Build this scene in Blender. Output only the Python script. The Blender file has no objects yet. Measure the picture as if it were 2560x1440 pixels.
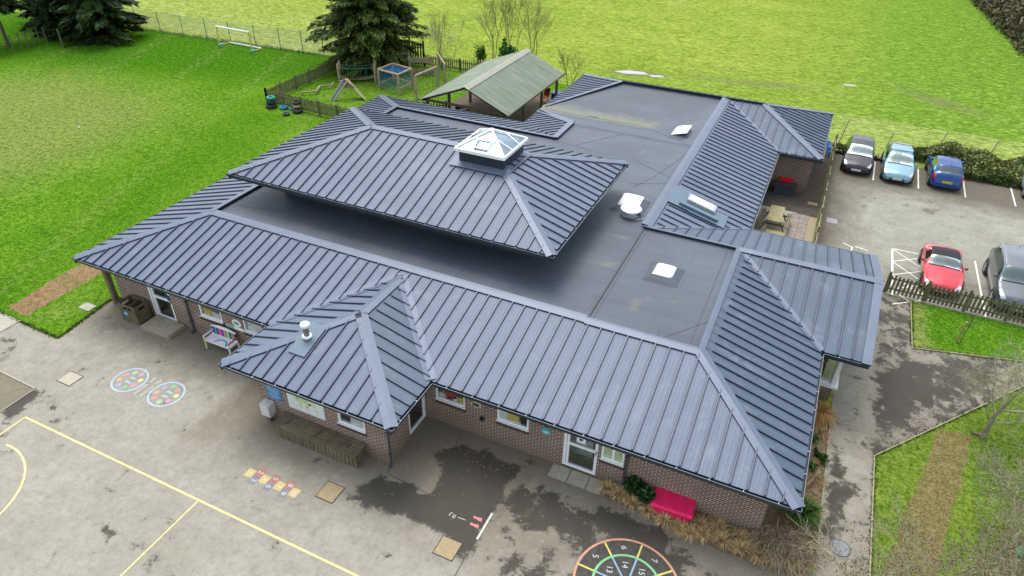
import bpy, bmesh, math, random
from mathutils import Vector, Matrix, noise
random.seed(7)
R = math.radians
scn = bpy.context.scene
col = scn.collection

# ------------------------------------------------------------------ helpers
class MB:
    """collects polygons with material slots and UVs in metres"""
    def __init__(s): s.v = []; s.f = []; s.m = []; s.uv = []; s.sm = []
    def poly(s, pts, mi=0, uv=None, smooth=False):
        i = len(s.v); s.v += [tuple(p) for p in pts]
        s.f.append(tuple(range(i, i + len(pts)))); s.m.append(mi); s.uv.append(uv); s.sm.append(smooth)
    def mesh(s, vs, fs, mi=0, smooth=False):
        i = len(s.v); s.v += [tuple(p) for p in vs]
        for f in fs: s.f.append(tuple(i + k for k in f)); s.m.append(mi); s.uv.append(None); s.sm.append(smooth)
    def box(s, a, b, mi=0, M=None):
        x0, y0, z0 = a; x1, y1, z1 = b
        vs = [Vector(p) for p in ((x0,y0,z0),(x1,y0,z0),(x1,y1,z0),(x0,y1,z0),(x0,y0,z1),(x1,y0,z1),(x1,y1,z1),(x0,y1,z1))]
        if M: vs = [M @ p for p in vs]
        s.mesh(vs, [(3,2,1,0),(4,5,6,7),(0,1,5,4),(1,2,6,5),(2,3,7,6),(3,0,4,7)], mi)
    def bar(s, p, q, w, h, mi=0, up=(0,0,1)):
        p, q = Vector(p), Vector(q); d = (q - p); L = d.length
        if L < 1e-6: return
        d.normalize(); up = Vector(up)
        if abs(d.dot(up)) > .98: up = Vector((0,1,0)) if abs(d.y) < .9 else Vector((1,0,0))
        x = d.cross(up).normalized(); y = x.cross(d)
        vs = []
        for c in (p, q):
            for a, b in ((-1,-1),(1,-1),(1,1),(-1,1)): vs.append(c + x * a * w / 2 + y * b * h / 2)
        s.mesh(vs, [(0,1,2,3),(7,6,5,4),(0,4,5,1),(1,5,6,2),(2,6,7,3),(3,7,4,0)], mi)
    def tube(s, p, q, r0, r1=None, n=8, mi=0, caps=True):
        r1 = r0 if r1 is None else r1
        p, q = Vector(p), Vector(q); d = q - p
        if d.length < 1e-6: return
        d.normalize(); up = Vector((0,0,1)) if abs(d.z) < .9 else Vector((1,0,0))
        x = d.cross(up).normalized(); y = x.cross(d)
        vs = []
        for c, r in ((p, r0), (q, r1)):
            for k in range(n):
                a = 2 * math.pi * k / n; vs.append(c + (x * math.cos(a) + y * math.sin(a)) * r)
        fs = [(k, k + n, (k + 1) % n + n, (k + 1) % n) for k in range(n)]
        s.mesh(vs, fs, mi, True)
        if caps and n > 3:
            s.mesh(vs[:n], [tuple(range(n))], mi); s.mesh(vs[n:], [tuple(reversed(range(n)))], mi)
    def lathe(s, c, prof, n=16, mi=0, axis='z'):
        vs = []
        for r, z in prof:
            for k in range(n):
                a = 2 * math.pi * k / n; x, y = r * math.cos(a), r * math.sin(a)
                if axis == 'z': vs.append((c[0] + x, c[1] + y, c[2] + z))
                elif axis == 'y': vs.append((c[0] + x, c[1] + z, c[2] + y))
                else: vs.append((c[0] + z, c[1] + x, c[2] + y))
        fs = []
        for i in range(len(prof) - 1):
            for k in range(n): fs.append((i*n+k, i*n+(k+1)%n, (i+1)*n+(k+1)%n, (i+1)*n+k))
        s.mesh(vs, fs, mi, True)
    def torus(s, c, Rr, r, n=20, m=8, mi=0, M=None):
        vs = []; fs = []
        for i in range(n):
            a = 2*math.pi*i/n
            for j in range(m):
                b = 2*math.pi*j/m
                p = Vector(((Rr+r*math.cos(b))*math.cos(a), (Rr+r*math.cos(b))*math.sin(a), r*1.25*math.sin(b)))
                if M: p = M @ p
                vs.append(Vector(c) + p)
        for i in range(n):
            for j in range(m): fs.append((i*m+j, ((i+1)%n)*m+j, ((i+1)%n)*m+(j+1)%m, i*m+(j+1)%m))
        s.mesh(vs, fs, mi, True)
    def ring(s, c, r0, r1, z, n=40, mi=0, a0=0, a1=2*math.pi):
        for k in range(n):
            a = a0 + (a1-a0)*k/n; b = a0 + (a1-a0)*(k+1)/n
            s.poly([(c[0]+r0*math.cos(a), c[1]+r0*math.sin(a), z), (c[0]+r1*math.cos(a), c[1]+r1*math.sin(a), z),
                    (c[0]+r1*math.cos(b), c[1]+r1*math.sin(b), z), (c[0]+r0*math.cos(b), c[1]+r0*math.sin(b), z)], mi)
    def disc(s, c, r, z, n=20, mi=0, ry=None):
        ry = ry or r
        s.poly([(c[0]+r*math.cos(2*math.pi*k/n), c[1]+ry*math.sin(2*math.pi*k/n), z) for k in range(n)], mi)
    def build(s, name, mats, parent=None, off=None, loc=None, fix=True):
        me = bpy.data.meshes.new(name)
        o = Vector(off) if off is not None else None
        if off is None and parent is not None: o = ORG.get(parent.name, Vector((0,0,0)))
        if o is None: o = Vector((0,0,0))
        o = Vector(o)
        me.from_pydata([tuple(Vector(v) - o) for v in s.v], [], s.f)
        if not isinstance(mats, (list, tuple)): mats = [mats]
        for m in mats: me.materials.append(m)
        for p, mi, sm in zip(me.polygons, s.m, s.sm): p.material_index = mi; p.use_smooth = sm
        uvl = me.uv_layers.new(name='UVMap')
        for p, uv in zip(me.polygons, s.uv):
            if uv is not None:
                for li, t in zip(p.loop_indices, uv): uvl.data[li].uv = t
            else:
                n = p.normal; ax = max(range(3), key=lambda i: abs(n[i]))
                for li in p.loop_indices:
                    c = s.v[me.loops[li].vertex_index]
                    uvl.data[li].uv = (c[0], c[1]) if ax == 2 else ((c[0], c[2]) if ax == 1 else (c[1], c[2]))
        ob = bpy.data.objects.new(name, me); col.objects.link(ob)
        if parent is not None: ob.parent = parent
        elif off is not None: ob.location = off
        if loc: ob.location = loc
        return ob
ORG = {}      # world origins of the parents whose children are built in world coordinates
def tag(o, label=None, cat=None, group=None, kind=None):
    if label: o['label'] = label
    if cat: o['category'] = cat
    if group: o['group'] = group
    if kind: o['kind'] = kind
    return o
def thing(name, loc, label, cat, group=None, rz=0, local=False):
    o = bpy.data.objects.new(name, None); col.objects.link(o)
    o.location = loc; o.rotation_euler = (0, 0, rz); o.empty_display_size = .2
    ORG[o.name] = Vector((0,0,0)) if local else Vector(loc)
    return tag(o, label, cat, group)
def copy_thing(src, loc, rz=None, label=None, scale=None):
    c = src.copy(); col.objects.link(c); c.location = loc
    if rz is not None: c.rotation_euler = (0, 0, rz)
    if scale: c.scale = (scale,) * 3
    if label: c['label'] = label
    for ch in list(src.children):
        d = ch.copy(); col.objects.link(d); d.parent = c
        for g in list(ch.children):
            e = g.copy(); col.objects.link(e); e.parent = d
    return c

# ------------------------------------------------------------------ materials
MAT = {}
def N(nt, t, **k):
    n = nt.nodes.new(t)
    for a, v in k.items():
        if a in ('loc',): continue
        setattr(n, a, v)
    return n
def lin(c):
    return tuple(((x/255)/12.92 if x/255 <= .04045 else ((x/255+.055)/1.055)**2.4) for x in c)
def math_n(nt, op, a, b=None, c=None, clamp=False):
    n = nt.nodes.new('ShaderNodeMath'); n.operation = op; n.use_clamp = clamp
    for i, x in enumerate((a, b, c)):
        if x is None: continue
        if isinstance(x, (int, float)): n.inputs[i].default_value = x
        else: nt.links.new(x, n.inputs[i])
    return n.outputs[0]
def mixc(nt, f, a, b, mode='MIX'):
    n = nt.nodes.new('ShaderNodeMix'); n.data_type = 'RGBA'; n.blend_type = mode
    for s, x in ((n.inputs[0], f), (n.inputs[6], a), (n.inputs[7], b)):
        if isinstance(x, (int, float)): s.default_value = x
        elif isinstance(x, tuple): s.default_value = (*x[:3], 1)
        else: nt.links.new(x, s)
    return n.outputs[2]
def noise_n(nt, vec, scale, detail=4, rough=.55, dist=0):
    n = nt.nodes.new('ShaderNodeTexNoise'); n.inputs['Scale'].default_value = scale
    n.inputs['Detail'].default_value = detail; n.inputs['Roughness'].default_value = rough
    n.inputs['Distortion'].default_value = dist
    if vec is not None: nt.links.new(vec, n.inputs['Vector'])
    return n.outputs[0]
def ramp(nt, f, stops):
    n = nt.nodes.new('ShaderNodeValToRGB'); nt.links.new(f, n.inputs[0])
    while len(n.color_ramp.elements) < len(stops): n.color_ramp.elements.new(.5)
    for e, (p, c) in zip(n.color_ramp.elements, stops):
        e.position = p; e.color = (*(c if isinstance(c, tuple) else (c,)*3), 1)
    return n.outputs[0]
def world_pos(nt):
    return N(nt, 'ShaderNodeNewGeometry').outputs['Position']
def base(name):
    m = bpy.data.materials.new(name); m.use_nodes = True; nt = m.node_tree
    return m, nt, nt.nodes['Principled BSDF']
def bump(nt, bs, h, strength=.3, dist=.02):
    b = nt.nodes.new('ShaderNodeBump'); b.inputs['Strength'].default_value = strength; b.inputs['Distance'].default_value = dist
    nt.links.new(h, b.inputs['Height']); nt.links.new(b.outputs[0], bs.inputs['Normal'])
def mat(name, c, rough=.7, metal=0, var=.18, scale=6, bmp=0, c2=None, coat=0, spec=.5, stretch=None):
    if name in MAT: return MAT[name]
    m, nt, bs = base(name)
    tc = N(nt, 'ShaderNodeTexCoord').outputs['Object']
    if stretch:
        mp = N(nt, 'ShaderNodeMapping'); mp.inputs['Scale'].default_value = stretch; nt.links.new(tc, mp.inputs[0]); tc = mp.outputs[0]
    n = noise_n(nt, tc, scale, 6, .6)
    f = ramp(nt, n, [(.3, 0.), (.7, 1.)])
    lo = tuple(x * (1 - var) for x in c); hi = tuple(min(1, x * (1 + var)) for x in c)
    if c2: lo, hi = c, c2
    nt.links.new(mixc(nt, f, lo, hi), bs.inputs['Base Color'])
    bs.inputs['Roughness'].default_value = rough; bs.inputs['Metallic'].default_value = metal
    bs.inputs['Specular IOR Level'].default_value = spec
    if coat: bs.inputs['Coat Weight'].default_value = coat; bs.inputs['Coat Roughness'].default_value = .05
    if bmp: bump(nt, bs, noise_n(nt, tc, scale * 4, 4), bmp, .01)
    MAT[name] = m; return m

def attr(nt, name):
    a = N(nt, 'ShaderNodeAttribute'); a.attribute_name = name; return a
# asphalt with wet patches steered by a mesh attribute and broken up by noise
def asphalt(name, dry, dry2, damp, wet):
    m, nt, bs = base(name); P = world_pos(nt)
    a = attr(nt, 'mask'); sep = N(nt, 'ShaderNodeSeparateColor'); nt.links.new(a.outputs['Color'], sep.inputs[0])
    big = ramp(nt, noise_n(nt, P, .35, 5, .6, .3), [(.3, 0.), (.7, 1.)])
    c = mixc(nt, big, dry, dry2)
    mot = ramp(nt, noise_n(nt, P, 1.6, 6, .7), [(.35, 0.), (.7, 1.)])
    c = mixc(nt, math_n(nt, 'MULTIPLY', mot, .5), c, tuple(x * .72 for x in dry))
    dm = math_n(nt, 'ADD', sep.outputs[1], math_n(nt, 'MULTIPLY', math_n(nt, 'SUBTRACT', noise_n(nt, P, .8, 5, .6), .5), .7))
    c = mixc(nt, ramp(nt, dm, [(.15, 0.), (.85, 1.)]), c, damp)
    # gritty speckle and hand sized blotches
    bl = noise_n(nt, P, 4.5, 5, .75)
    c = mixc(nt, ramp(nt, bl, [(.36, .4), (.5, 0.)]), c, tuple(x * .6 for x in dry))
    c = mixc(nt, ramp(nt, bl, [(.55, 0.), (.72, .3)]), c, tuple(min(1, x * 1.25) for x in dry2))
    sp = noise_n(nt, P, 38, 2, .6)
    c = mixc(nt, ramp(nt, sp, [(.3, .5), (.55, 0.)]), c, tuple(x * .55 for x in dry))
    sp2 = noise_n(nt, P, 55, 1, .5)
    c = mixc(nt, ramp(nt, sp2, [(.62, 0.), (.78, .5)]), c, tuple(min(1, x * 1.5) for x in dry2))
    nz = math_n(nt, 'ADD', math_n(nt, 'MULTIPLY', math_n(nt, 'SUBTRACT', noise_n(nt, P, 1.3, 8, .68, .4), .5), 1.9),
                math_n(nt, 'MULTIPLY', math_n(nt, 'SUBTRACT', noise_n(nt, P, 9, 3, .7), .5), .5))
    w = ramp(nt, math_n(nt, 'ADD', sep.outputs[0], nz), [(.33, 0.), (.45, .25), (.50, .78), (.61, 1.)])
    wetc = mixc(nt, noise_n(nt, P, 1.2, 4), wet, tuple(x * 1.7 for x in wet))
    c = mixc(nt, math_n(nt, 'MULTIPLY', w, .96), c, wetc)
    cr = N(nt, 'ShaderNodeTexVoronoi'); cr.feature = 'DISTANCE_TO_EDGE'; cr.inputs['Scale'].default_value = .16
    dn = N(nt, 'ShaderNodeVectorMath'); dn.operation = 'ADD'
    nn = N(nt, 'ShaderNodeTexNoise'); nn.inputs['Scale'].default_value = 1.5; nn.inputs['Detail'].default_value = 5; nt.links.new(P, nn.inputs['Vector'])
    nt.links.new(P, dn.inputs[0]); nt.links.new(nn.outputs['Color'], dn.inputs[1]); nt.links.new(dn.outputs[0], cr.inputs['Vector'])
    c = mixc(nt, ramp(nt, cr.outputs[0], [(.0, .16), (.002, 0.)]), c, tuple(x * .3 for x in dry))
    nt.links.new(c, bs.inputs['Base Color'])
    nt.links.new(math_n(nt, 'SUBTRACT', .92, math_n(nt, 'MULTIPLY', w, .12)), bs.inputs['Roughness']); bs.inputs['Specular IOR Level'].default_value = .18
    bump(nt, bs, noise_n(nt, P, 60, 2), .25, .004)
    MAT[name] = m; return m
# grass: attribute mask r = worn / dead, g = darker green (thick growth and painted tree shade), b = bare earth
def grass(name, lo, hi, worn, lush_shade, earth, sc=1.0, streak=False):
    m, nt, bs = base(name); P = world_pos(nt)
    if streak:
        mp = N(nt, 'ShaderNodeMapping'); mp.inputs['Scale'].default_value = (.45, 1.1, 1); mp.inputs['Rotation'].default_value = (0, 0, .15)
        nt.links.new(P, mp.inputs[0]); PS = mp.outputs[0]
    else: PS = P
    a = attr(nt, 'mask'); sep = N(nt, 'ShaderNodeSeparateColor'); nt.links.new(a.outputs['Color'], sep.inputs[0])
    n1 = noise_n(nt, PS, .22 * sc, 6, .62, .3); n2 = noise_n(nt, PS, 1.9 * sc, 7, .8); n3 = noise_n(nt, PS, 5.5 * sc, 6, .85)
    c = mixc(nt, ramp(nt, n1, [(.3, 0.), (.7, 1.)]), lo, hi)
    def add_mask(c, src, colr, amp=1.1, k=.9):
        v = math_n(nt, 'ADD', src, math_n(nt, 'MULTIPLY', math_n(nt, 'SUBTRACT', n2, .5), amp))
        v = math_n(nt, 'MULTIPLY', v, math_n(nt, 'GREATER_THAN', src, .02))
        return mixc(nt, math_n(nt, 'MULTIPLY', ramp(nt, v, [(.2, 0.), (.8, 1.)]), k), c, colr)
    c = add_mask(c, sep.outputs[1], lush_shade, .8, .9)
    c = add_mask(c, sep.outputs[0], worn, 1.2, .85)
    dk = tuple(x * .5 for x in lo); lt = tuple(min(1, x * 1.45) for x in hi)
    c = mixc(nt, ramp(nt, n2, [(.36, .8), (.52, 0.)]), c, dk)
    c = mixc(nt, ramp(nt, n2, [(.5, 0.), (.66, .5)]), c, lt)
    c = mixc(nt, ramp(nt, n3, [(.38, .85), (.52, 0.)]), c, tuple(x * .75 for x in dk))
    c = mixc(nt, ramp(nt, n3, [(.52, 0.), (.66, .75)]), c, lt)
    c = add_mask(c, sep.outputs[2], earth, 1.0, .95)
    nt.links.new(c, bs.inputs['Base Color']); bs.inputs['Roughness'].default_value = .95
    bs.inputs['Specular IOR Level'].default_value = .0
    bump(nt, bs, math_n(nt, 'ADD', n3, math_n(nt, 'MULTIPLY', n2, 1.5)), .6, .06)
    MAT[name] = m; return m

def metal_roof(name, c, c2, rough):
    m, nt, bs = base(name)
    uv = N(nt, 'ShaderNodeUVMap'); sx = N(nt, 'ShaderNodeSeparateXYZ'); nt.links.new(uv.outputs[0], sx.inputs[0])
    P = world_pos(nt)
    f = ramp(nt, noise_n(nt, P, .5, 5, .6), [(.3, 0.), (.7, 1.)])
    cc = mixc(nt, f, c, c2)
    so = math_n(nt, 'FRACT', math_n(nt, 'ADD', math_n(nt, 'DIVIDE', sx.outputs[0], .475), .0))
    edge = ramp(nt, math_n(nt, 'MINIMUM', so, math_n(nt, 'SUBTRACT', 1, so)), [(.07, .8), (.17, 0.)])
    # trays differ a little in tone; pressed grooves drawn as dark and pale lines
    tray = math_n(nt, 'FLOOR', math_n(nt, 'DIVIDE', sx.outputs[0], .475))
    wn = N(nt, 'ShaderNodeTexWhiteNoise'); wn.noise_dimensions = '1D'; nt.links.new(tray, wn.inputs['W'])
    cc = mixc(nt, math_n(nt, 'MULTIPLY', wn.outputs[0], .22), cc, tuple(x * .72 for x in c))
    ph = math_n(nt, 'FRACT', math_n(nt, 'DIVIDE', sx.outputs[0], .11875))
    ln = math_n(nt, 'LESS_THAN', ph, .16); ln2 = math_n(nt, 'GREATER_THAN', ph, .86)
    cc = mixc(nt, math_n(nt, 'MULTIPLY', ln, .5), cc, tuple(x * .38 for x in c))
    cc = mixc(nt, math_n(nt, 'MULTIPLY', ln2, .4), cc, tuple(min(1, x * 1.35) for x in c2))
    cc = mixc(nt, edge, cc, tuple(x * .52 for x in c))  # dark band beside each seam: its shade and reflection put into the colour
    st = N(nt, 'ShaderNodeMapping'); st.inputs['Scale'].default_value = (7, .7, 1); nt.links.new(uv.outputs[0], st.inputs[0])
    sn = noise_n(nt, st.outputs[0], 1.4, 6, .7)
    cc = mixc(nt, ramp(nt, sn, [(.35, .4), (.6, 0.)]), cc, tuple(x * .6 for x in c))
    lf = noise_n(nt, P, .9, 5, .7, .5)
    cc = mixc(nt, ramp(nt, lf, [(.55, 0.), (.75, .35)]), cc, (.26, .29, .33))
    bump(nt, bs, noise_n(nt, st.outputs[0], .5, 3, .5), .12, .03)
    dots = noise_n(nt, P, 7, 2, .4)
    cc = mixc(nt, ramp(nt, dots, [(.79, 0.), (.82, .55)]), cc, (.6, .62, .65))
    nt.links.new(cc, bs.inputs['Base Color'])
    nt.links.new(math_n(nt, 'ADD', rough, math_n(nt, 'MULTIPLY', sn, .12)), bs.inputs['Roughness'])
    bs.inputs['Metallic'].default_value = .05; bs.inputs['Specular IOR Level'].default_value = .42
    MAT[name] = m; return m

def brick(name='brick'):
    m, nt, bs = base(name)
    uv = N(nt, 'ShaderNodeUVMap'); b = N(nt, 'ShaderNodeTexBrick')
    nt.links.new(uv.outputs[0], b.inputs['Vector'])
    b.inputs['Scale'].default_value = 1; b.inputs['Brick Width'].default_value = .232; b.inputs['Row Height'].default_value = .082
    b.inputs['Mortar Size'].default_value = .0115; b.inputs['Mortar Smooth'].default_value = .1
    b.inputs['Color1'].default_value = (.085, .05, .041, 1); b.inputs['Color2'].default_value = (.14, .09, .073, 1)
    b.inputs['Mortar'].default_value = (.60, .46, .38, 1)
    P = world_pos(nt); sp = N(nt, 'ShaderNodeSeparateXYZ'); nt.links.new(P, sp.inputs[0])
    n = noise_n(nt, P, 1.1, 5, .65)
    c = mixc(nt, ramp(nt, n, [(.35, .35), (.6, 0.)]), b.outputs[0], (.10, .075, .055))
    # algae towards the foot of the wall
    low = math_n(nt, 'SUBTRACT', 1, math_n(nt, 'DIVIDE', sp.outputs[2], .75), clamp=True)
    c = mixc(nt, math_n(nt, 'MULTIPLY', math_n(nt, 'MULTIPLY', low, n), .95), c, (.12, .11, .04))
    ef = ramp(nt, noise_n(nt, P, .7, 4, .6), [(.62, 0.), (.75, .35)])
    c = mixc(nt, ef, c, (.3, .25, .24))
    nt.links.new(c, bs.inputs['Base Color']); bs.inputs['Roughness'].default_value = .9
    bump(nt, bs, b.outputs['Fac'], -.6, .01)
    MAT[name] = m; return m

def felt():
    m, nt, bs = base('roof_felt'); P = world_pos(nt)
    b = N(nt, 'ShaderNodeTexBrick'); mp = N(nt, 'ShaderNodeMapping'); mp.inputs['Rotation'].default_value = (0, 0, 0)
    nt.links.new(P, mp.inputs[0]); nt.links.new(mp.outputs[0], b.inputs['Vector'])
    b.inputs['Scale'].default_value = 1; b.inputs['Brick Width'].default_value = 5.2; b.inputs['Row Height'].default_value = .95
    b.inputs['Mortar Size'].default_value = .014; b.inputs['Color1'].default_value = (1,1,1,1); b.inputs['Color2'].default_value = (.82,.82,.82,1)
    b.inputs['Mortar'].default_value = (.3,.3,.3,1)
    c = mixc(nt, ramp(nt, noise_n(nt, P, .4, 5, .6), [(.3, 0.), (.7, 1.)]), (.058, .075, .10), (.096, .118, .146))
    c = mixc(nt, .55, c, b.outputs[0], 'MULTIPLY')
    a = attr(nt, 'mask'); sep = N(nt, 'ShaderNodeSeparateColor'); nt.links.new(a.outputs['Color'], sep.inputs[0])
    n2 = noise_n(nt, P, 1.1, 6, .68, .4)
    v = math_n(nt, 'ADD', sep.outputs[0], math_n(nt, 'MULTIPLY', math_n(nt, 'SUBTRACT', n2, .5), .9))
    c = mixc(nt, math_n(nt, 'MULTIPLY', ramp(nt, v, [(.35, 0.), (.8, 1.)]), .8), c, (.19, .20, .13))
    v = math_n(nt, 'ADD', sep.outputs[1], math_n(nt, 'MULTIPLY', math_n(nt, 'SUBTRACT', n2, .5), 1.3))
    c = mixc(nt, math_n(nt, 'MULTIPLY', ramp(nt, v, [(.45, 0.), (.6, 1.)]), .8), c, (.05, .055, .06))
    c = mixc(nt, ramp(nt, noise_n(nt, P, 40, 2, .6), [(.35, .35), (.55, 0.)]), c, (.05, .06, .08))
    nt.links.new(c, bs.inputs['Base Color']); bs.inputs['Roughness'].default_value = .62
    bump(nt, bs, noise_n(nt, P, 3, 5, .6), .25, .02)
    MAT['felt'] = m; return m

def timber(name, c, c2, scale=(30, 30, 2.2)):
    m, nt, bs = base(name)
    tc = N(nt, 'ShaderNodeTexCoord').outputs['Object']
    mp = N(nt, 'ShaderNodeMapping'); mp.inputs['Scale'].default_value = scale; nt.links.new(tc, mp.inputs[0])
    n = noise_n(nt, mp.outputs[0], 1, 6, .65, .5)
    cc = mixc(nt, ramp(nt, n, [(.3, 0.), (.7, 1.)]), c, c2)
    n2 = noise_n(nt, tc, 2.5, 5, .6)
    cc = mixc(nt, ramp(nt, n2, [(.35, .5), (.6, 0.)]), cc, tuple(x * .5 for x in c))
    nt.links.new(cc, bs.inputs['Base Color']); bs.inputs['Roughness'].default_value = .85
    bump(nt, bs, n, .3, .005)
    MAT[name] = m; return m

def glass(name, tint=(.55, .62, .65), dark=.5, gl=(.85, .9, .95)):
    m, nt, bs = base(name)
    out = nt.nodes['Material Output']; nt.nodes.remove(bs)
    g = N(nt, 'ShaderNodeBsdfGlossy'); g.inputs['Roughness'].default_value = .03; g.inputs['Color'].default_value = (*gl, 1)
    t = N(nt, 'ShaderNodeBsdfTransparent'); t.inputs['Color'].default_value = (*tint, 1)
    f = N(nt, 'ShaderNodeFresnel'); f.inputs['IOR'].default_value = 1.5
    mx = N(nt, 'ShaderNodeMixShader')
    nt.links.new(math_n(nt, 'ADD', math_n(nt, 'MULTIPLY', f.outputs[0], 1.2), dark, clamp=True), mx.inputs[0])
    nt.links.new(t.outputs[0], mx.inputs[1]); nt.links.new(g.outputs[0], mx.inputs[2]); nt.links.new(mx.outputs[0], out.inputs[0])
    MAT[name] = m; return m

def leafmat(name, c, var=.45):
    m, nt, bs = base(name); P = world_pos(nt)
    n = noise_n(nt, P, 1.3, 4, .6); n2 = noise_n(nt, P, 13, 2, .6)
    cc = mixc(nt, ramp(nt, n, [(.3, 0.), (.7, 1.)]), tuple(x * (1 - var) for x in c), tuple(x * (1 + var) for x in c))
    cc = mixc(nt, ramp(nt, n2, [(.35, .6), (.6, 0.)]), cc, tuple(x * .45 for x in c))
    nt.links.new(cc, bs.inputs['Base Color']); bs.inputs['Roughness'].default_value = .7
    bs.inputs['Specular IOR Level'].default_value = .2
    MAT[name] = m; return m

M_SEAM = mat('seam_metal_shaded', (.035, .047, .08), .4, .2, .15)  # roof metal darkened: shading of the seam sides put into the colour
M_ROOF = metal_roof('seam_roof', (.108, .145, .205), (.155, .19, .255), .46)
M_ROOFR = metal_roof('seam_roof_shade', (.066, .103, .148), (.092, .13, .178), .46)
M_CAP = mat('cap_metal', (.108, .14, .195), .42, .1, .09, 1.5)
M_GUT = mat('gutter_black', (.022, .032, .045), .35, 0, .3, 4)
M_FASC = mat('fascia_black', (.018, .026, .036), .4)
M_BRKT = mat('bracket_grey', (.30, .37, .41), .5, .2); M_RIM = mat('gutter_rim', (.12, .155, .18), .4)
M_BRICK = brick(); M_FELT = felt()
M_WHITE = mat('upvc_white', (.88, .90, .91), .35, 0, .05)
M_GLASS = glass('window_glass', (.95, .97, .98), .13)
M_CARGL = glass('car_glass', (.16, .24, .24), .22, (.58, .72, .70))
M_DARK = mat('dark_interior', (.02, .022, .025), .8)
M_ROOM = mat('room_paint', (.62, .66, .62), .9)
M_ROOMF = mat('room_floor', (.30, .29, .27), .8)
M_WOOD = timber('weathered_timber', (.10, .085, .045), (.23, .20, .125))
M_WOODG = timber('green_timber', (.085, .085, .04), (.21, .20, .10), (30, 30, 3))
M_WOODL = timber('play_timber', (.30, .235, .15), (.47, .38, .26))
M_WOODY = timber('pale_yellow_timber', (.28, .25, .11), (.45, .41, .22), (3, 25, 25))
M_BARK = mat('bark', (.10, .085, .06), .95, 0, .4, 9, .5)
M_CONC = mat('concrete', (.36, .34, .27), .9, 0, .16, 5, .3)
M_CONC2 = mat('concrete_step', (.33, .30, .215), .9, 0, .2, 5, .3)
M_YEL = mat('line_yellow', (.66, .56, .25), .8, 0, .22, 9)
M_WLINE = mat('line_white', (.66, .66, .60), .8, 0, .25, 12)
M_STEEL = mat('galvanised', (.36, .40, .45), .45, .6)
M_RUBBER = mat('tyre_rubber', (.022, .024, .026), .7, 0, .4, 10)

# ------------------------------------------------------------------ attribute sheets
def in_poly(x, y, P):
    c = False; n = len(P)
    for i in range(n):
        x0, y0 = P[i][:2]; x1, y1 = P[(i + 1) % n][:2]
        if (y0 > y) != (y1 > y) and x < (x1 - x0) * (y - y0) / (y1 - y0) + x0: c = not c
    return c
def sdist(x, y, P):
    d = 1e9; n = len(P)
    for i in range(n):
        ax, ay = P[i][:2]; bx, by = P[(i + 1) % n][:2]; dx, dy = bx - ax, by - ay
        t = max(0, min(1, ((x-ax)*dx + (y-ay)*dy) / (dx*dx + dy*dy + 1e-9)))
        d = min(d, math.hypot(x-ax-t*dx, y-ay-t*dy))
    return d if in_poly(x, y, P) else -d
def soft(x, y, P, w): return max(0., min(1., .5 + sdist(x, y, P) / (2 * w)))
def sheet(name, pts, z, step, m, fn=None, kind='structure', label=None, zf=None, parent=None):
    bm = bmesh.new()
    f = bm.faces.new([bm.verts.new((p[0], p[1], 0)) for p in pts])
    xs = [p[0] for p in pts]; ys = [p[1] for p in pts]
    if step:
        for ax, lo, hi in ((0, min(xs), max(xs)), (1, min(ys), max(ys))):
            k = math.ceil(lo / step) * step
            while k < hi - 1e-4:
                if k > lo + 1e-4:
                    co = [0, 0, 0]; no = [0, 0, 0]; co[ax] = k; no[ax] = 1
                    bmesh.ops.bisect_plane(bm, geom=bm.verts[:] + bm.edges[:] + bm.faces[:], plane_co=co, plane_no=no)
                k += step
    for v in bm.verts: v.co.z = zf(v.co.x, v.co.y) if zf else z
    bm.normal_update()
    for f in bm.faces:
        if f.normal.z < 0: f.normal_flip()
    me = bpy.data.meshes.new(name); bm.to_mesh(me); bm.free()
    me.materials.append(m)
    at = me.color_attributes.new('mask', 'FLOAT_COLOR', 'POINT')
    if fn:
        for i, v in enumerate(me.vertices):
            r = fn(v.co.x, v.co.y); at.data[i].color = (*r, 1)
    else:
        for i in range(len(me.vertices)): at.data[i].color = (0, 0, 0, 1)
    uvl = me.uv_layers.new(name='UVMap')
    for l in me.loops: c = me.vertices[l.vertex_index].co; uvl.data[l.index].uv = (c.x, c.y)
    o = bpy.data.objects.new(name, me); col.objects.link(o)
    if kind: o['kind'] = kind
    if label: o['label'] = label
    if parent: o.parent = parent; o.location = -ORG[parent.name]
    return o

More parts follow.
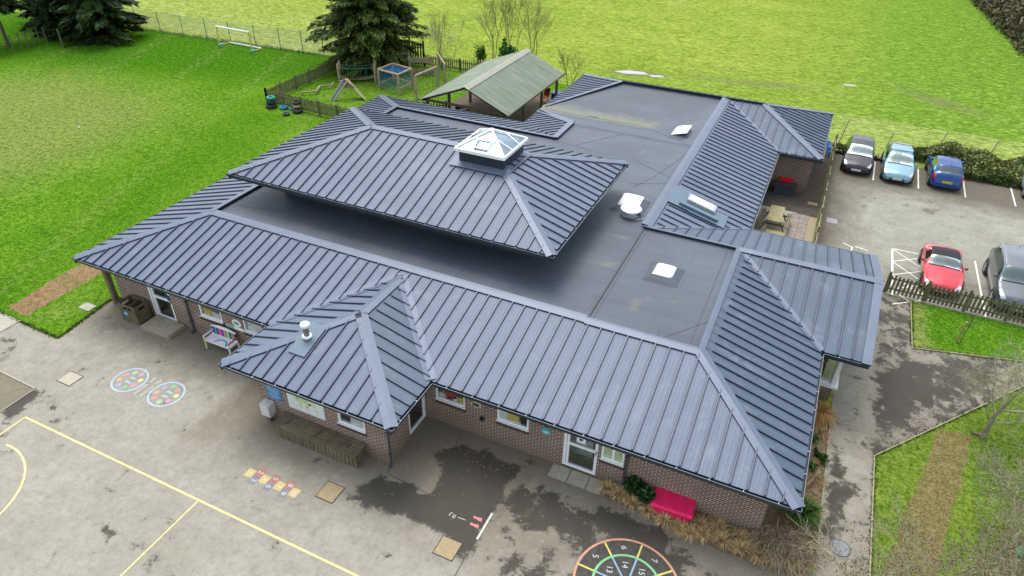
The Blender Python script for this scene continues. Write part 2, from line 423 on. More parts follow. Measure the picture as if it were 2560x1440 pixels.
# ------------------------------------------------------------------ ground
M_FIELD = grass('field_grass', (.18, .265, .030), (.295, .37, .068), (.38, .41, .17), (.095, .225, .022), (.17, .14, .09), 1.0, True)
M_LAWN = grass('lawn_grass', (.062, .18, .010), (.142, .27, .020), (.30, .275, .11), (.026, .118, .006), (.33, .235, .115), 1.5)
M_LAWN2 = grass('lawn_grass_east', (.095, .195, .014), (.165, .265, .025), (.25, .215, .09), (.045, .14, .008), (.21, .14, .07), 1.6)
GR = [(9.41,43.29),(11.56,44.44),(13.93,44.10),(12.69,42.95),(10.06,42.39)]
def field_mask(x, y):
    w = max(0, 1 - abs((y - (x * .28 + 78)) / 22)) * .45 if x < 10 else 0
    if x < -14 and 34 < y < 60: w = max(w, .62 * max(0, 1 - (y - 34) / 30))
    lush_shade = max(.12, min(1, (x - 16) / 20)) * .95 if y > 40 else .35
    if 36 < y < 47 and x > 8: lush_shade = max(lush_shade, .45)
    e = max(soft(x, y, GR, .8) * .9,
            .62 * max(0, 1 - abs(y - (44.2 + .16 * (x - 12))) / 1.6) * max(0, 1 - abs(x - 21) / 14),
            .55 * max(0, 1 - abs(y - (50.5 - .55 * (x - 30))) / 3.0) * max(0, 1 - abs(x - 35) / 8))
    if x > 27 and 33 < y < 42: w = max(w, .5)
    for off in (0, 1.7):
        tr = abs(y - (47.5 + off + .22 * (x - 20) + 1.2 * math.sin(x * .21)))
        if x > 12 and tr < .5: e = max(e, .38 * (1 - tr / .5))
    w = max(w, .2 * max(0, math.sin(x * .55 + y * .12)) ** 4 * (1 if x < 25 else .4))
    return (w, lush_shade, e)
mw = mat('puddle_water', (.30,.30,.27), .12, 0, .2, 1)
sheet('puddle', [(9.6,43.1),(10.6,43.9),(12.0,44.1),(12.6,43.6),(11.6,43.2),(10.7,42.9)], -.012, 0, mw); sheet('puddle', [(12.6,43.5),(13.6,43.9),(14.0,43.6),(13.0,43.1)], -.012, 0, mw); sheet('puddle', [(27.5,48.8),(28.3,49.1),(28.9,48.8),(28.1,48.6)], -.012, 0, mw)
sheet('ground', [(-500,-300),(500,-300),(500,700),(-500,700)], -.03, 0, M_FIELD)
sheet('field', [(-75,34.2),(-14.7,35.3),(-9,37.2),(10,37.6),(12,33),(60,33),(62,150),(-75,150)], -.022, 1.0, M_FIELD, field_mask)
WORN = [(-36,17.5),(-30,22.5),(-18,21.8),(-14.0,18.5),(-12.6,10),(-13.4,5.6),(-20,2),(-40,6)]
STRIP = [(-3.34,-1.5),(-3.75,2.2),(-2.3,9.5),(-1.0,9.0),(-2.2,2.0),(-2.1,-1.6)]
def lawn_mask(x, y):
    w = soft(x, y, WORN, 5.0) * .64
    w = max(w, .55 * max(0, 1 - math.hypot((x + 1) / 1.8, (y + .6) / 1.2)), .5 * max(0, 1 - math.hypot((x - .3) / 1.0, (y - .9) / 1.5)))
    l = max(0, min(1, (y - 19 - .25 * (x + 30)) / 7)) * (1 if x < -16 else max(0, 1 - (x + 16) / 8))  # shade of the trees, put into the mask as deeper green
    l = max(l * .95, .5 * max(0, 1 - abs(x + 5 + .2 * y) / 6) * (1 if y < 22 else 0))
    e = 0
    if x < -37 and 22 < y < 33: l = 1  # full painted tree shade below the conifers
    if y > 24 and -8 < x < 2: w = max(w, .3)
    w = max(w, .34 * max(0, math.sin(x * .9 + y * .33)) ** 3)
    pth = abs(x + 2.6 + .16 * (y - 8) - .8 * math.sin(y * .3))
    if y < 21 and pth < 1.0: w = max(w, .42 * (1 - pth))
    return (w, l, e)
sheet('lawn', [(-75,-1.85),(.5,-2.0),(.11,.86),(.5,1.35),(1.2,1.4),(1.2,21.5),(11.3,21.5),(11.3,38.0),(-9,37.4),(-14.7,35.2),(-38.8,33.5),(-75,31)], -.012, .8, M_LAWN, lawn_mask)

M_PLAY = asphalt('asphalt_playground', (.295, .28, .222), (.372, .358, .30), (.18, .155, .115), (.043, .040, .033))
M_CARP = asphalt('asphalt_car_park', (.26, .255, .20), (.37, .37, .32), (.115, .10, .07), (.10, .095, .075))
WET = [([(15.76,-3.13),(16.48,-2.15),(17.64,-2.04),(18.39,-2.04),(18.17,-1.15),(17.53,-.70),(17.61,-.16),(18.19,.10),(19.14,.3),(20.22,.13),(20.30,-.67),(20.34,-1.78),(20.31,-2.68),(20.43,-3.68),(19.57,-3.35),(18.92,-3.19),(17.81,-3.25),(16.78,-3.28)], .95),
 ([(20.22,.13),(21.01,-.32),(21.89,-.07),(22.65,-.23),(23.10,-.36),(23.27,-.10),(24.55,.01),(25.83,-.02),(25.79,-.35),(27.18,-.72),(26.18,-1.48),(23.57,-2.74),(22.61,-1.88),(21.52,-2.10),(20.48,-1.63)], .66),
 ([(20.6,-2.4),(22.4,-2.2),(23.4,-3.2),(22.6,-4.4),(21.0,-4.2)], .45),
 ([(23.39,-2.25),(23.71,-1.35),(24.76,-.69),(25.95,-1.02),(26.5,-1.9),(26.3,-3.4),(24.5,-4),(23.3,-3.3)], 1.15),
 ([(2.09,-5.47),(2.26,-4.20),(2.93,-4.36),(3.05,-5.23),(3.60,-6.47)], .7), ([(5.16,-1.24),(5.48,-.53),(6.24,-.84),(5.68,-1.51)], .62),
 ([(10.9,-7.5),(11.95,-7.30),(12.99,-7.31),(13.18,-7.84),(12.47,-7.90)], .6), ([(9.14,-7.45),(10.11,-7.41),(10.71,-7.45),(10.29,-7.85)], .6),
 ([(-1.97,-2.78),(-.89,-2.83),(.01,-3.77),(-.27,-3.91)], .7), ([(13.7,-2.2),(14.5,-2.2),(14.4,-2.9),(13.8,-2.8)], .6),
 ([(3.8,-6.9),(4.6,-6.8),(4.5,-7.5),(3.9,-7.4)], .55), ([(5.2,-8.2),(6.4,-8.0),(6.2,-9),(5.3,-8.8)], .5), ([(16.2,-7.2),(17.4,-7.0),(17.2,-7.8),(16.3,-7.7)], .35), ([(7.4,-8.2),(8.3,-8.1),(8.1,-8.9)], .5), ([(2.6,-4.7),(3.6,-4.2),(4.8,-5.1),(4.6,-5.4),(3.2,-4.9)], .55), ([(14.4,-4.2),(15.0,-4.2),(15.1,-5.2),(14.5,-5.0)], .42), ([(26.6,-.6),(29,-.9),(29.3,-1.6),(27.2,-1.7)], .45), ([(16.6,-4.5),(18.6,-4.2),(18.4,-5.2),(16.8,-5.1)], .3)]
DRYP = [(16.35,-1.0),(17.3,-.75),(18.3,-2.15),(17.0,-1.95),(16.5,-1.75)]
def play_mask(x, y):
    w = max(soft(x, y, P, .35) * k for P, k in WET)
    w = max(w, .19 if x > 20 else .15)
    if in_poly(x, y, DRYP): w = 0
    d = max(0, 1 - (.85 - y) / 3.6) * (1 if x < 10 else .8)
    if 9.5 < x < 21: d = max(d, max(0, 1 - (-1.6 - y) / 3.4) * .9)
    if x > 16.3: d = max(d, max(0, 1 - (.85 - y) / 6) * .85)
    if x > 9: d = max(d, .62 * max(0, 1 - max(0, -y - 2.2) / 3.2))
    if x < 3 and y < -2: d = max(d, .2)
    return (w, d, 0)
sheet('playground', [(-12,-16),(29.64,-16),(29.64,.3),(16,2),(-12,2)], -.02, .3, M_PLAY, play_mask)
PW = [([(31.11,11.00),(32.58,12.41),(33.00,11.66),(33.45,10.5),(32.67,9.3),(32.11,8.0),(31.33,7.1)], .85), ([(31.8,11),(33.8,13.0),(35.2,13.2),(35.6,12.2),(33.2,9.4)], .7),
 ([(29.74,5.85),(30.24,5.10),(30.67,4.00),(30.29,2.14),(29.86,1.77),(29.68,4.07)], .8), ([(31.32,16.32),(32.15,16.38),(31.99,14.96),(31.42,15.01)], .75), ([(30.4,1),(31.1,1),(31.1,5),(30.6,4)], .4)]
def path_mask(x, y):
    w = max(soft(x, y, P, .4) * k for P, k in PW)
    if x > 31.16: w = max(w, .46)
    return (max(w, .24), .28 if x < 31.16 else .55, 0)
sheet('path', [(29.66,-16),(31.16,-16),(31.16,5.94),(36.39,12.42),(46,24),(46,16.8),(29.66,16.8)], -.018, .3, M_PLAY, path_mask)
def carp_mask(x, y):
    d = max(max(0, min(1, (y - 27.2) / 3.0)), max(0, 1 - (x - 27.9) / 3.2) * .95, .25 * max(0, 1 - abs(y - 18) / 3))
    w = .5 * max(0, 1 - math.hypot((x - 33.3) / .9, (y - 26.9) / .5)) + .13
    if y < 20 and x > 31: d = max(d, .45)
    if y > 26.5: w = max(w, .26)
    if x < 31: w = max(w, .24)
    return (w, d, 0)
sheet('car_park', [(27.9,16.85),(60,16.85),(60,33.1),(27.9,33.3)], -.016, .5, M_CARP, carp_mask)
def yard_mask(x, y): return (.30 if y < 26 else .1, .95, 0)
M_YARD = asphalt('asphalt_yard', (.15, .135, .105), (.19, .17, .135), (.10, .09, .068), (.04, .042, .045))
sheet('side_yard', [(23.5,14.4),(27.86,14.4),(27.86,35.2),(23.5,35.2)], -.017, .4, M_YARD, yard_mask)
M_GRAVEL = mat('gravel_stone', (.36, .34, .27), .95, 0, .5, 26, .8)
sheet('gravel', [(24.25,14.5),(26.75,14.5),(26.75,23.35),(24.25,23.45)], -.008, 0, M_GRAVEL)
M_SLAB = mat('paving_slab', (.27, .235, .20), .9, 0, .25, 3, .2)
mb = MB()
for k in range(15):
    y0 = 15.0 + k * .55
    mb.box((26.52, y0, -.02), (26.95, y0 + .53, .004)); mb.box((26.97, y0, -.02), (27.4, y0 + .53, .006))
tag(mb.build('paving', M_SLAB), kind='structure')
sheet('leaf_strip', [(27.42,14.5),(27.84,14.5),(27.84,23.2),(27.42,23.2)], -.005, .4,
      mat('leaf_litter', (.16, .115, .06), .95, 0, .5, 18, .6, c2=(.48, .42, .28)))
def lawn_e_mask(x, y):
    band = [(33.2,8.5),(34.5,8.6),(34.2,5),(33.4,2.2),(32.9,-1),(31.35,-1),(31.6,1.1),(32.2,4),(32.9,7)]
    e = 0
    l = .6 if x > 34 else .15
    return (.35, l, e)
sheet('lawn_corner', [(31.18,-16),(60,-16),(60,40),(46,24),(36.39,12.40),(31.18,5.92)], -.008, .35, M_LAWN2, lawn_e_mask)
def lawn_v_mask(x, y): return (.75 * max(0, 1 - abs(x - 32.7) / .7) + .4 * max(0, 1 - (y - 13.1) / 1.2), .5, 0)
sheet('verge', [(32.42,16.85),(32.44,13.05),(36.59,14.11),(46,16.3),(46,16.85)], -.006, .4, M_LAWN, lawn_v_mask)
def ragged(pts, step=.12, amp=.06, seed=1):
    rr = random.Random(seed); o = []
    for i in range(len(pts)):
        a, b = Vector(pts[i]), Vector(pts[(i+1) % len(pts)]); n = max(1, int((b - a).length / step)); d = (b - a).normalized(); nn = Vector((-d.y, d.x))
        for k in range(n): p = a.lerp(b, k / n) + nn * rr.gauss(0, amp); o.append((p.x, p.y))
    return o
M_BARE = grass('bare_earth', (.235,.155,.08), (.32,.225,.12), (.15,.17,.045), (.10,.16,.03), (.2,.15,.08), 2.2)
sheet('dirt_strip', ragged([(-3.34,-1.5),(-3.62,1.2),(-3.5,4.5),(-2.9,9.8),(-1.9,9.6),(-2.2,4.0),(-2.1,1.9),(-2.05,-1.6)], .12, .05), -.007, .4, M_BARE, lambda x, y: (.55 if y > 4 or abs(y-.9) < .35 else .12, .25 if abs(y-.9) < .3 else 0, 0))
sheet('dirt_strip', ragged([(33.25,8.35),(34.35,8.5),(33.95,6.4),(33.5,4.4),(33.1,2.6),(32.7,.6),(32.5,-3),(31.25,-3),(31.3,-.5),(31.55,1.1),(32.1,3.7),(32.75,6.2)], .1, .05, 3), -.003, .4, M_BARE, lambda x, y: (.66, .42, 0))
# kerb edgings: timber boards beside the lawns
mb = MB(); M_EDG = timber('edging_board', (.30, .26, .15), (.52, .47, .30), (6, 6, 6))
for P in ([(31.17,-16),(31.17,5.94),(36.39,12.42),(46,24)], [(32.43,16.8),(32.44,13.05),(36.59,14.11),(46,16.3)]):
    for a, b in zip(P, P[1:]): mb.bar((*a, .0), (*b, .0), .04, .07)
tag(mb.build('lawn_edging', M_EDG), kind='structure')
mb = MB()
for a, b in (((29.70,.95),(29.66,7.0)), ((29.35,.0),(29.70,.95)), ((29.66,7.0),(29.9,7.25))): mb.bar((*a, .0), (*b, .0), .035, .1)
tag(mb.build('bed_edging', M_EDG), kind='structure')
M_EARTH = mat('bed_earth', (.075, .055, .032), .95, 0, .5, 8, .6, c2=(.26, .2, .11))
sheet('planting_bed', [(23.05,.85),(23.05,.28),(24.3,.16),(25.85,-.05),(27.31,-.12),(29.35,.0),(29.66,.95),(29.64,7.05),(29.3,7.9),(28.0,8.0),(28.0,.85)], -.004, 0, M_EARTH)
# left: concrete slab strip and square slab, darker asphalt bay
mb = MB(); mb.box((-6.2,-2.75,-.03), (-1.95,-1.9,.012)); tag(mb.build('slab_path', M_CONC), kind='structure')
mb = MB(); mb.box((-.62,-.22,-.03), (.02,.2,.03))
tag(mb.build('concrete_slab', M_CONC), 'small square concrete slab set in the lawn near the timber post', 'slab')
sheet('asphalt_bay', [(-3.0,-4.25),(2.45,-4.4),(2.5,-9.5),(-3.0,-9.5)], -.012, .4, asphalt('asphalt_bay_dark', (.20,.185,.13), (.25,.23,.17), (.15,.13,.09), (.05,.048,.04)), lambda x, y: (.12, .3, 0))
mb = MB(); mb.bar((-3,-4.25,.0), (2.47,-4.38,.0), .06, .05); mb.bar((2.47,-4.38,.0), (2.53,-9.5,.0), .03, .03)
tag(mb.build('bay_edging', M_CONC), kind='structure')
# shelter floor
sheet('shelter_floor', [(1.2,22.0),(11.2,22.0),(11.2,34.6),(8.9,34.6),(1.2,34.4)], -.004, 0, mat('hardstanding', (.115, .09, .062), .95, 0, .25, 2, .3))
# repairs, joints
M_JOINT = mat('joint_dark', (.06, .055, .045), .9)
mb = MB()
for a, b in (((16.42,-1.75),(16.55,-2.0)), ((16.55,-2.0),(18.3,-2.15)), ((18.3,-2.15),(18.05,-.4)), ((18.05,-.4),(17.85,.6)), ((20.35,-4.9),(20.3,-3.6)), ((20.22,.1),(20.33,-3.6))):
    mb.bar((*a, -.0175), (*b, -.0175), .022, .008)
tag(mb.build('asphalt_joints', M_JOINT), kind='structure')

# ------------------------------------------------------------------ ground markings
ZP = -.0145
def strip(mb, a, b, w, z=ZP, mi=0, dash=None):
    a, b = Vector((*a[:2], z)), Vector((*b[:2], z)); d = (b - a); L = d.length; d.normalize(); n = Vector((-d.y, d.x, 0)) * w / 2
    mb.poly([a - n, b - n, b + n, a + n], mi)
mb = MB()
strip(mb, (3.50,-5.5), (30,-5.5), .07); strip(mb, (3.50,-5.53), (3.52,-16), .06); strip(mb, (11.76,-5.55), (11.76,-16), .05)
mb.ring((4.35,-9.0), 2.35, 2.42, ZP, 40, 0, R(0), R(95))
tag(mb.build('court_lines', M_YEL), kind='structure')
mb = MB()
for x in (30.5, 33.0, 35.5, 38.05, 40.6): strip(mb, (x, 29.95), (x + .05, 33.05), .085, -.012)
for x in (35.42, 38.3): strip(mb, (x, 22.1), (x + .04, 16.95), .085, -.012)
strip(mb, (32.95,21.6), (32.93,16.95), .08, -.012)
strip(mb, (31.63,21.6), (31.66,16.95), .10, -.012); strip(mb, (31.6,21.57), (32.95,21.57), .07, -.012)
for k in range(4):
    y0 = 20.2 - k * 1.35
    strip(mb, (31.66, y0 + 1.3), (32.92, y0), .06, -.0115); strip(mb, (31.66, y0), (32.92, y0 + .95), .06, -.0108)
for a, b in (((29.3,21.0),(29.75,20.75)), ((29.75,20.75),(29.72,20.1)), ((29.9,20.9),(30.5,20.75)), ((29.9,20.0),(30.5,19.9)), ((30.7,20.2),(30.9,20.1))): strip(mb, a, b, .07, -.012)
tag(mb.build('bay_lines', M_WLINE), kind='structure')

def text_mesh(txt, size, m, name, M, parent=None, ext=.0):
    cu = bpy.data.curves.new(name, 'FONT'); cu.body = txt; cu.size = size; cu.align_x = 'CENTER'; cu.align_y = 'CENTER'; cu.extrude = ext
    tmp = bpy.data.objects.new(name, cu); col.objects.link(tmp)
    dg = bpy.context.evaluated_depsgraph_get(); me = bpy.data.meshes.new_from_object(tmp.evaluated_get(dg))
    bpy.data.objects.remove(tmp, do_unlink=True); bpy.data.curves.remove(cu)
    me.transform(M); me.materials.clear(); me.materials.append(m)
    o = bpy.data.objects.new(name, me); col.objects.link(o)
    if parent is not None: o.parent = parent
    return o
def pmat(name, c): return mat('paint_' + name, tuple(x * .72 for x in c), .85, 0, .14, 9, c2=c)
P_RED, P_YEL, P_BLU, P_WH = pmat('red', (.40, .19, .155)), pmat('yellow', (.60, .48, .21)), pmat('slate', (.24, .24, .27)), pmat('white', (.62, .62, .58))
hop = thing('hopscotch', (13.36, -3.96, 0), 'painted hopscotch grid of red, yellow and grey numbered squares', 'hopscotch', local=True)
cell = .305; x0 = -3.5 * cell
def sq(cx, cy, m, n):
    mb = MB(); h = cell / 2
    mb.poly([(cx - h, cy - h * 1.08, ZP), (cx + h, cy - h * 1.08, ZP), (cx + h, cy + h * 1.08, ZP), (cx - h, cy + h * 1.08, ZP)])
    o = mb.build('square', m, hop)
    text_mesh(n, .27, P_WH, 'number', Matrix.Translation((cx, cy, ZP + .003)) @ Matrix.Rotation(R(-90), 4, 'Z'), o)
k = 0
for c in range(7):
    x = x0 + cell * (c + .5)
    if c % 2 == 0: k += 1; sq(x, 0, P_YEL, str(k))
    else:
        k += 1; sq(x, cell * .56, P_RED, str(k)); k += 1; sq(x, -cell * .56, P_BLU, str(k))
cols8 = [(.55,.30,.33),(.25,.45,.30),(.38,.36,.55),(.60,.38,.25),(.55,.30,.28),(.33,.55,.32),(.55,.33,.42),(.66,.60,.24)]
for i, (cx, cy, lab) in enumerate(((5.19,-2.49,'painted ring of coloured dots nearest the doorstep, with mirrored writing'), (7.04,-2.45,'painted ring of coloured dots with mirror me writing, nearer the pyramid roof'))):
    t = thing('dot_ring', (cx, cy, 0), lab, 'ground marking', 'painted mirror me rings', local=True)
    mb = MB(); mb.ring((0,0), .60, .67, ZP, 44); mb.build('ring', pmat('pale_blue', (.42,.55,.66)), t)
    for q in range(8):
        a = 2*math.pi*(q + .5)/8 * (1 if i else -1) + i * .6; mb = MB(); mb.disc((.41*math.cos(a), .41*math.sin(a)), .105, ZP, 18); mb.build('dot', pmat('dot%d' % q, cols8[q]), t)
    for s in (-1, 1):
        mb = MB(); mb.disc((s*.0+ .0, s*.12), .10, ZP + .002, 14, 0, .05); mb.disc((.13, s*.12), .05, ZP + .002, 12); mb.build('footprint', pmat('pale_blue', (.42,.55,.66)), t)
    text_mesh('mirror me', .235, P_WH, 'lettering', Matrix.Translation((.79 if i == 0 else -.80, 0, ZP)) @ Matrix.Rotation(R(90), 4, 'Z') @ (Matrix.Scale(-1, 4, (0,1,0)) if i == 0 else Matrix.Identity(4)), t)
# target wheel
wc = (24.87, -2.42)
t = thing('number_wheel', (*wc, 0), 'large painted number wheel with orange outer ring and green inner ring', 'ground marking', local=True)
P_OR, P_GR, P_Y2, P_B2 = pmat('orange', (.62,.32,.20)), pmat('green', (.22,.55,.24)), pmat('sun', (.70,.62,.14)), pmat('blue', (.28,.42,.58))
mb = MB(); mb.disc((0,0), 1.5, ZP - .0012, 48); mb.build('dark_ground', mat('wheel_ground', (.055,.052,.045), .85, 0, .4, 7), t)
mb = MB(); mb.ring((0,0), 1.47, 1.54, ZP, 56); mb.build('outer_ring', P_OR, t)
mb = MB(); mb.ring((0,0), .93, 1.0, ZP, 48); mb.build('inner_ring', P_GR, t)
for q in range(8):
    a = R(43.5 + 45 * q); mb = MB(); strip(mb, (1.0*math.cos(a), 1.0*math.sin(a)), (1.47*math.cos(a), 1.47*math.sin(a)), .055, ZP); mb.build('outer_spoke', P_Y2, t)
    mb = MB(); strip(mb, (.05*math.cos(a), .05*math.sin(a)), (.93*math.cos(a), .93*math.sin(a)), .05, ZP + .0012 * (q % 2)); mb.build('inner_spoke', P_B2, t)
    am = R(66 + 45 * q); num = 7 - q
    if num <= 0: num += 8
    text_mesh(str(num), .26, P_WH, 'number', Matrix.Translation((1.22*math.cos(am), 1.22*math.sin(am), ZP)) @ Matrix.Rotation(R(-78), 4, 'Z'), t)
    text_mesh(str(num + 8), .25, P_WH, 'number', Matrix.Translation((.66*math.cos(am), .66*math.sin(am), ZP)) @ Matrix.Rotation(R(-78), 4, 'Z'), t)
# footprints, start bar, 0.3
P_PINK = pmat('pink', (.68, .25, .24))
for i, (x, y) in enumerate(((20.02,-2.27), (20.04,-2.53))):
    mb = MB(); mb.disc((-.10,0), .055, ZP, 12, 0, .045); mb.disc((.05,0), .075, ZP - .0006, 14, 0, .06); mb.poly([(-.1,-.03,ZP+.0006),(.05,-.04,ZP+.0006),(.05,.04,ZP+.0006),(-.1,.03,ZP+.0006)])
    for q in range(5): mb.disc((.14 - abs(q - 1) * .012, -.06 + q * .03), .017, ZP, 8)
    o = mb.build('footprint', P_PINK, loc=(x, y, 0)); tag(o, 'pink painted footprint %s beside the white jump bar' % ('nearer the building' if i == 0 else 'farther from the building'), 'ground marking', 'pink painted footprints')
mb = MB(); mb.box((-.035,-.52,-.02), (.035,.52,-.004)); o = mb.build('jump_bar', P_WH, loc=(20.34,-2.42,0)); tag(o, 'white painted bar beside the pink footprints on the wet asphalt', 'ground marking')
t = thing('distance_mark', (19.3,-2.5,0), 'white painted 0.3 distance mark with a short line on the asphalt', 'ground marking', local=True)
text_mesh('0.3', .2, P_WH, 'number', Matrix.Translation((-.05,0,ZP)) @ Matrix.Rotation(R(168), 4, 'Z'), t)
mb = MB(); strip(mb, (.14,0), (.4,.02), .02); mb.build('tick', P_WH, t)

# covers set in the ground
def cover(x0, y0, x1, y1, m, label, name='inspection_cover', rib=False):
    t = thing(name, ((x0+x1)/2, (y0+y1)/2, 0), label, 'cover')
    mb = MB(); mb.box((x0-.03,y0-.03,-.03), (x1+.03,y1+.03,-.010)); mb.build('frame', M_JOINT, t)
    mb = MB(); mb.box((x0,y0,-.02), (x1,y1,-.004))
    if rib:
        n = 9
        for k in range(n):
            yy = y0 + (y1-y0)*(k+.5)/n; mb.box((x0+.02, yy-.012, -.004), (x1-.02, yy+.012, .002))
    mb.build('lid', m, t)
M_COVT = mat('cover_tan', (.33, .265, .14), .7, 0, .25, 14, .3)
cover(2.76,-3.72,3.44,-3.15, mat('cover_concrete', (.40,.37,.29), .9, 0, .12, 5, .2), 'pale rectangular inspection cover left of the painted dot rings')
cover(14.98,-3.76,15.6,-3.12, M_COVT, 'tan ribbed metal cover beside the hopscotch grid', rib=True)
cover(19.38,-3.9,20.0,-3.28, M_COVT, 'tan chequered metal cover near the number wheel', rib=True)
cover(27.18,24.72,27.72,25.1, M_COVT, 'small brown cover in the side yard by the fence')
cover(28.32,22.98,28.88,23.56, mat('drain_grey', (.33,.33,.34), .6, .2, .5, 20, .3), 'grey framed drain grating in the car park near the fence', 'drain_cover', True)
t = thing('manhole_cover', (30.33,1.55,0), 'round grey manhole cover in the path right of the building', 'cover')
mb = MB(); mb.lathe((30.33,1.55,-.02), [(.31,0),(.31,.008),(.28,.010)], 28); mb.build('frame', M_JOINT, t)
mb = MB(); mb.disc((30.33,1.55), .285, -.008, 28); mb.build('lid', mat('manhole_iron', (.20,.215,.235), .6, .2, .2, 12, .3), t)

# ------------------------------------------------------------------ the building
B = thing('school_building', (14.4, 12, 0), 'single storey brick school with grey standing seam roofs around a flat felt roof', 'building')
ZE, ZT = 2.6, 3.70
class Plane:
    def __init__(s, p, q, r):
        p, q, r = map(Vector, (p, q, r)); n = (q - p).cross(r - p); n.normalize()
        if n.z < 0: n = -n
        s.n, s.p = n, p
    def z(s, x, y): return s.p.z - (s.n.x * (x - s.p.x) + s.n.y * (y - s.p.y)) / s.n.z
EV = {}
def adj(p, k=.09):
    d = EV.get((round(p[0], 3), round(p[1], 3)))
    if not d: return tuple(p)
    return (p[0] + d[0]*k, p[1] + d[1]*k) + ((p[2] + .02,) if len(p) > 2 else ())
def slope(pts, mroof, name='roof_slope', t_top=.16, t_bot=0.0, sp=.475, phase=.2, seam_h=.055, seam_w=.04, th=.05, cut=None):
    pts = [adj(p) for p in pts]
    pl = Plane(*pts[:3]);
    up = Vector((-pl.n.x, -pl.n.y)).normalized()       # uphill in plan
    sd = Vector((up.y, -up.x))
    k = pl.n.z
    mb = MB()
    uvs = [(Vector(p[:2]).dot(sd) - phase, Vector(p[:2]).dot(up) / k) for p in pts]
    P3 = [(p[0], p[1], pl.z(p[0], p[1])) for p in pts]
    a = sum(P3[i][0]*P3[(i+1)%len(P3)][1]-P3[(i+1)%len(P3)][0]*P3[i][1] for i in range(len(P3)))
    if a < 0: P3.reverse(); uvs.reverse()
    mb.poly(P3, 0, uvs)
    mb.poly([(p[0], p[1], p[2] - th) for p in reversed(P3)], 1)
    n = len(P3)
    for i in range(n):
        p, q = P3[i], P3[(i + 1) % n]; mb.poly([p, (p[0],p[1],p[2]-th), (q[0],q[1],q[2]-th), q], 1)
    ss = [Vector(p[:2]).dot(sd) for p in pts]; s = math.ceil((min(ss) - phase) / sp) * sp + phase
    while s < max(ss):
        ts = []
        for i in range(n):
            p, q = Vector(pts[i][:2]), Vector(pts[(i + 1) % n][:2]); a, b = p.dot(sd) - s, q.dot(sd) - s
            if (a > 0) != (b > 0):
                f = a / (a - b); ts.append((p + (q - p) * f).dot(up))
        ts.sort()
        for t0, t1 in zip(ts[::2], ts[1::2]):
            t0 += t_bot; t1 -= t_top
            segs = [(t0, t1)]
            if cut:
                c0, c1, d0, d1 = cut
                if c0 < s < c1: segs = [(t0, min(t1, d0)), (max(t0, d1), t1)]
            for t0, t1 in segs:
                if t1 - t0 < .12: continue
                A = sd * s + up * t0; Bq = sd * s + up * t1
                off = sd * seam_w / 2
                v = []
                for c in (A, Bq):
                    for sg in (-1, 1):
                        for h in (-.01, seam_h):
                            c2 = c + off * sg; v.append((c2.x, c2.y, pl.z(c2.x, c2.y) + h))
                # v: A-(lo,hi) A+(lo,hi) B-(lo,hi) B+(lo,hi)
                mb.mesh(v, [(0,1,5,4),(3,2,6,7),(1,3,7,5),(2,3,1,0),(4,5,7,6)], 1)
                v2 = [Vector(v[1]) + Vector((0,0,.001)), Vector(v[3]) + Vector((0,0,.001)), Vector(v[7]) + Vector((0,0,.001)), Vector(v[5]) + Vector((0,0,.001))]
                # highlight on the seam top, put in as a slim paler strip
                lo = v2[0].lerp(v2[1], .12); hi = v2[3].lerp(v2[2], .12); lo2 = v2[0].lerp(v2[1], .5); hi2 = v2[3].lerp(v2[2], .5)
                mb.mesh([lo, lo2, hi2, hi], [(0,1,2,3)], 2)
        s += sp
    mb.build(name, [mroof, M_SEAM, M_CAP], B)
    return pl
def hipcap(p, q, plA, plB, w=.22, h=.055, name='hip_cap', valley=False, m=None, wb=None):
    p, q = Vector(adj(p)), Vector(adj(q)); d = (q - p).xy; d.normalize(); n = Vector((-d.y, d.x)); wb = wb or w
    fA = plA.z if hasattr(plA, 'z') else (lambda x, y: plA); fB = plB.z if hasattr(plB, 'z') else (lambda x, y: plB)
    pick = max if valley else min
    def zz(x, y): return pick(fA(x, y), fB(x, y)) + h
    rows = []
    for c in (p, q):
        l = c.xy + n * w; r = c.xy - n * wb; zl, zr = zz(l.x, l.y), zz(r.x, r.y)
        rows.append([(l.x,l.y,zl-h*.98),(l.x,l.y,zl),(c.x,c.y,zz(c.x,c.y)),(r.x,r.y,zr),(r.x,r.y,zr-h*.98)])
    mb = MB(); a, b = rows
    for i in range(4): mb.poly([a[i], a[i+1], b[i+1], b[i]], 1 if i in (0, 3) and not valley else 0)
    mb.poly(list(reversed(a)), 1); mb.poly(b, 1)
    mb.build(name, [m or M_CAP, M_SEAM], B)
X1, D, DY, Y3, X4, XT = 28.75, 3.85, 4.16, 22.5, 10.35, 24.9
PX0, PX1, PYF, PM, PZ = 10.24, 17.19, -2.35, 13.72, 3.58
A_, B_, C_, D_ = (D,DY,ZT), (XT,DY,ZT), (D,18.63,ZT), (13.9,18.63,ZT)
XW, XWT, YB, YT, XR, XRT, Y8, XP, Y13 = 25.04, 21.0, 33.1, 29.5, 27.33, 23.26, 24.95, 30.23, 15.34
RX0, RX1, RY0, RY1, RZ, RZZ = 3.82, 19.15, 5.39, 14.55, 4.98, 6.37
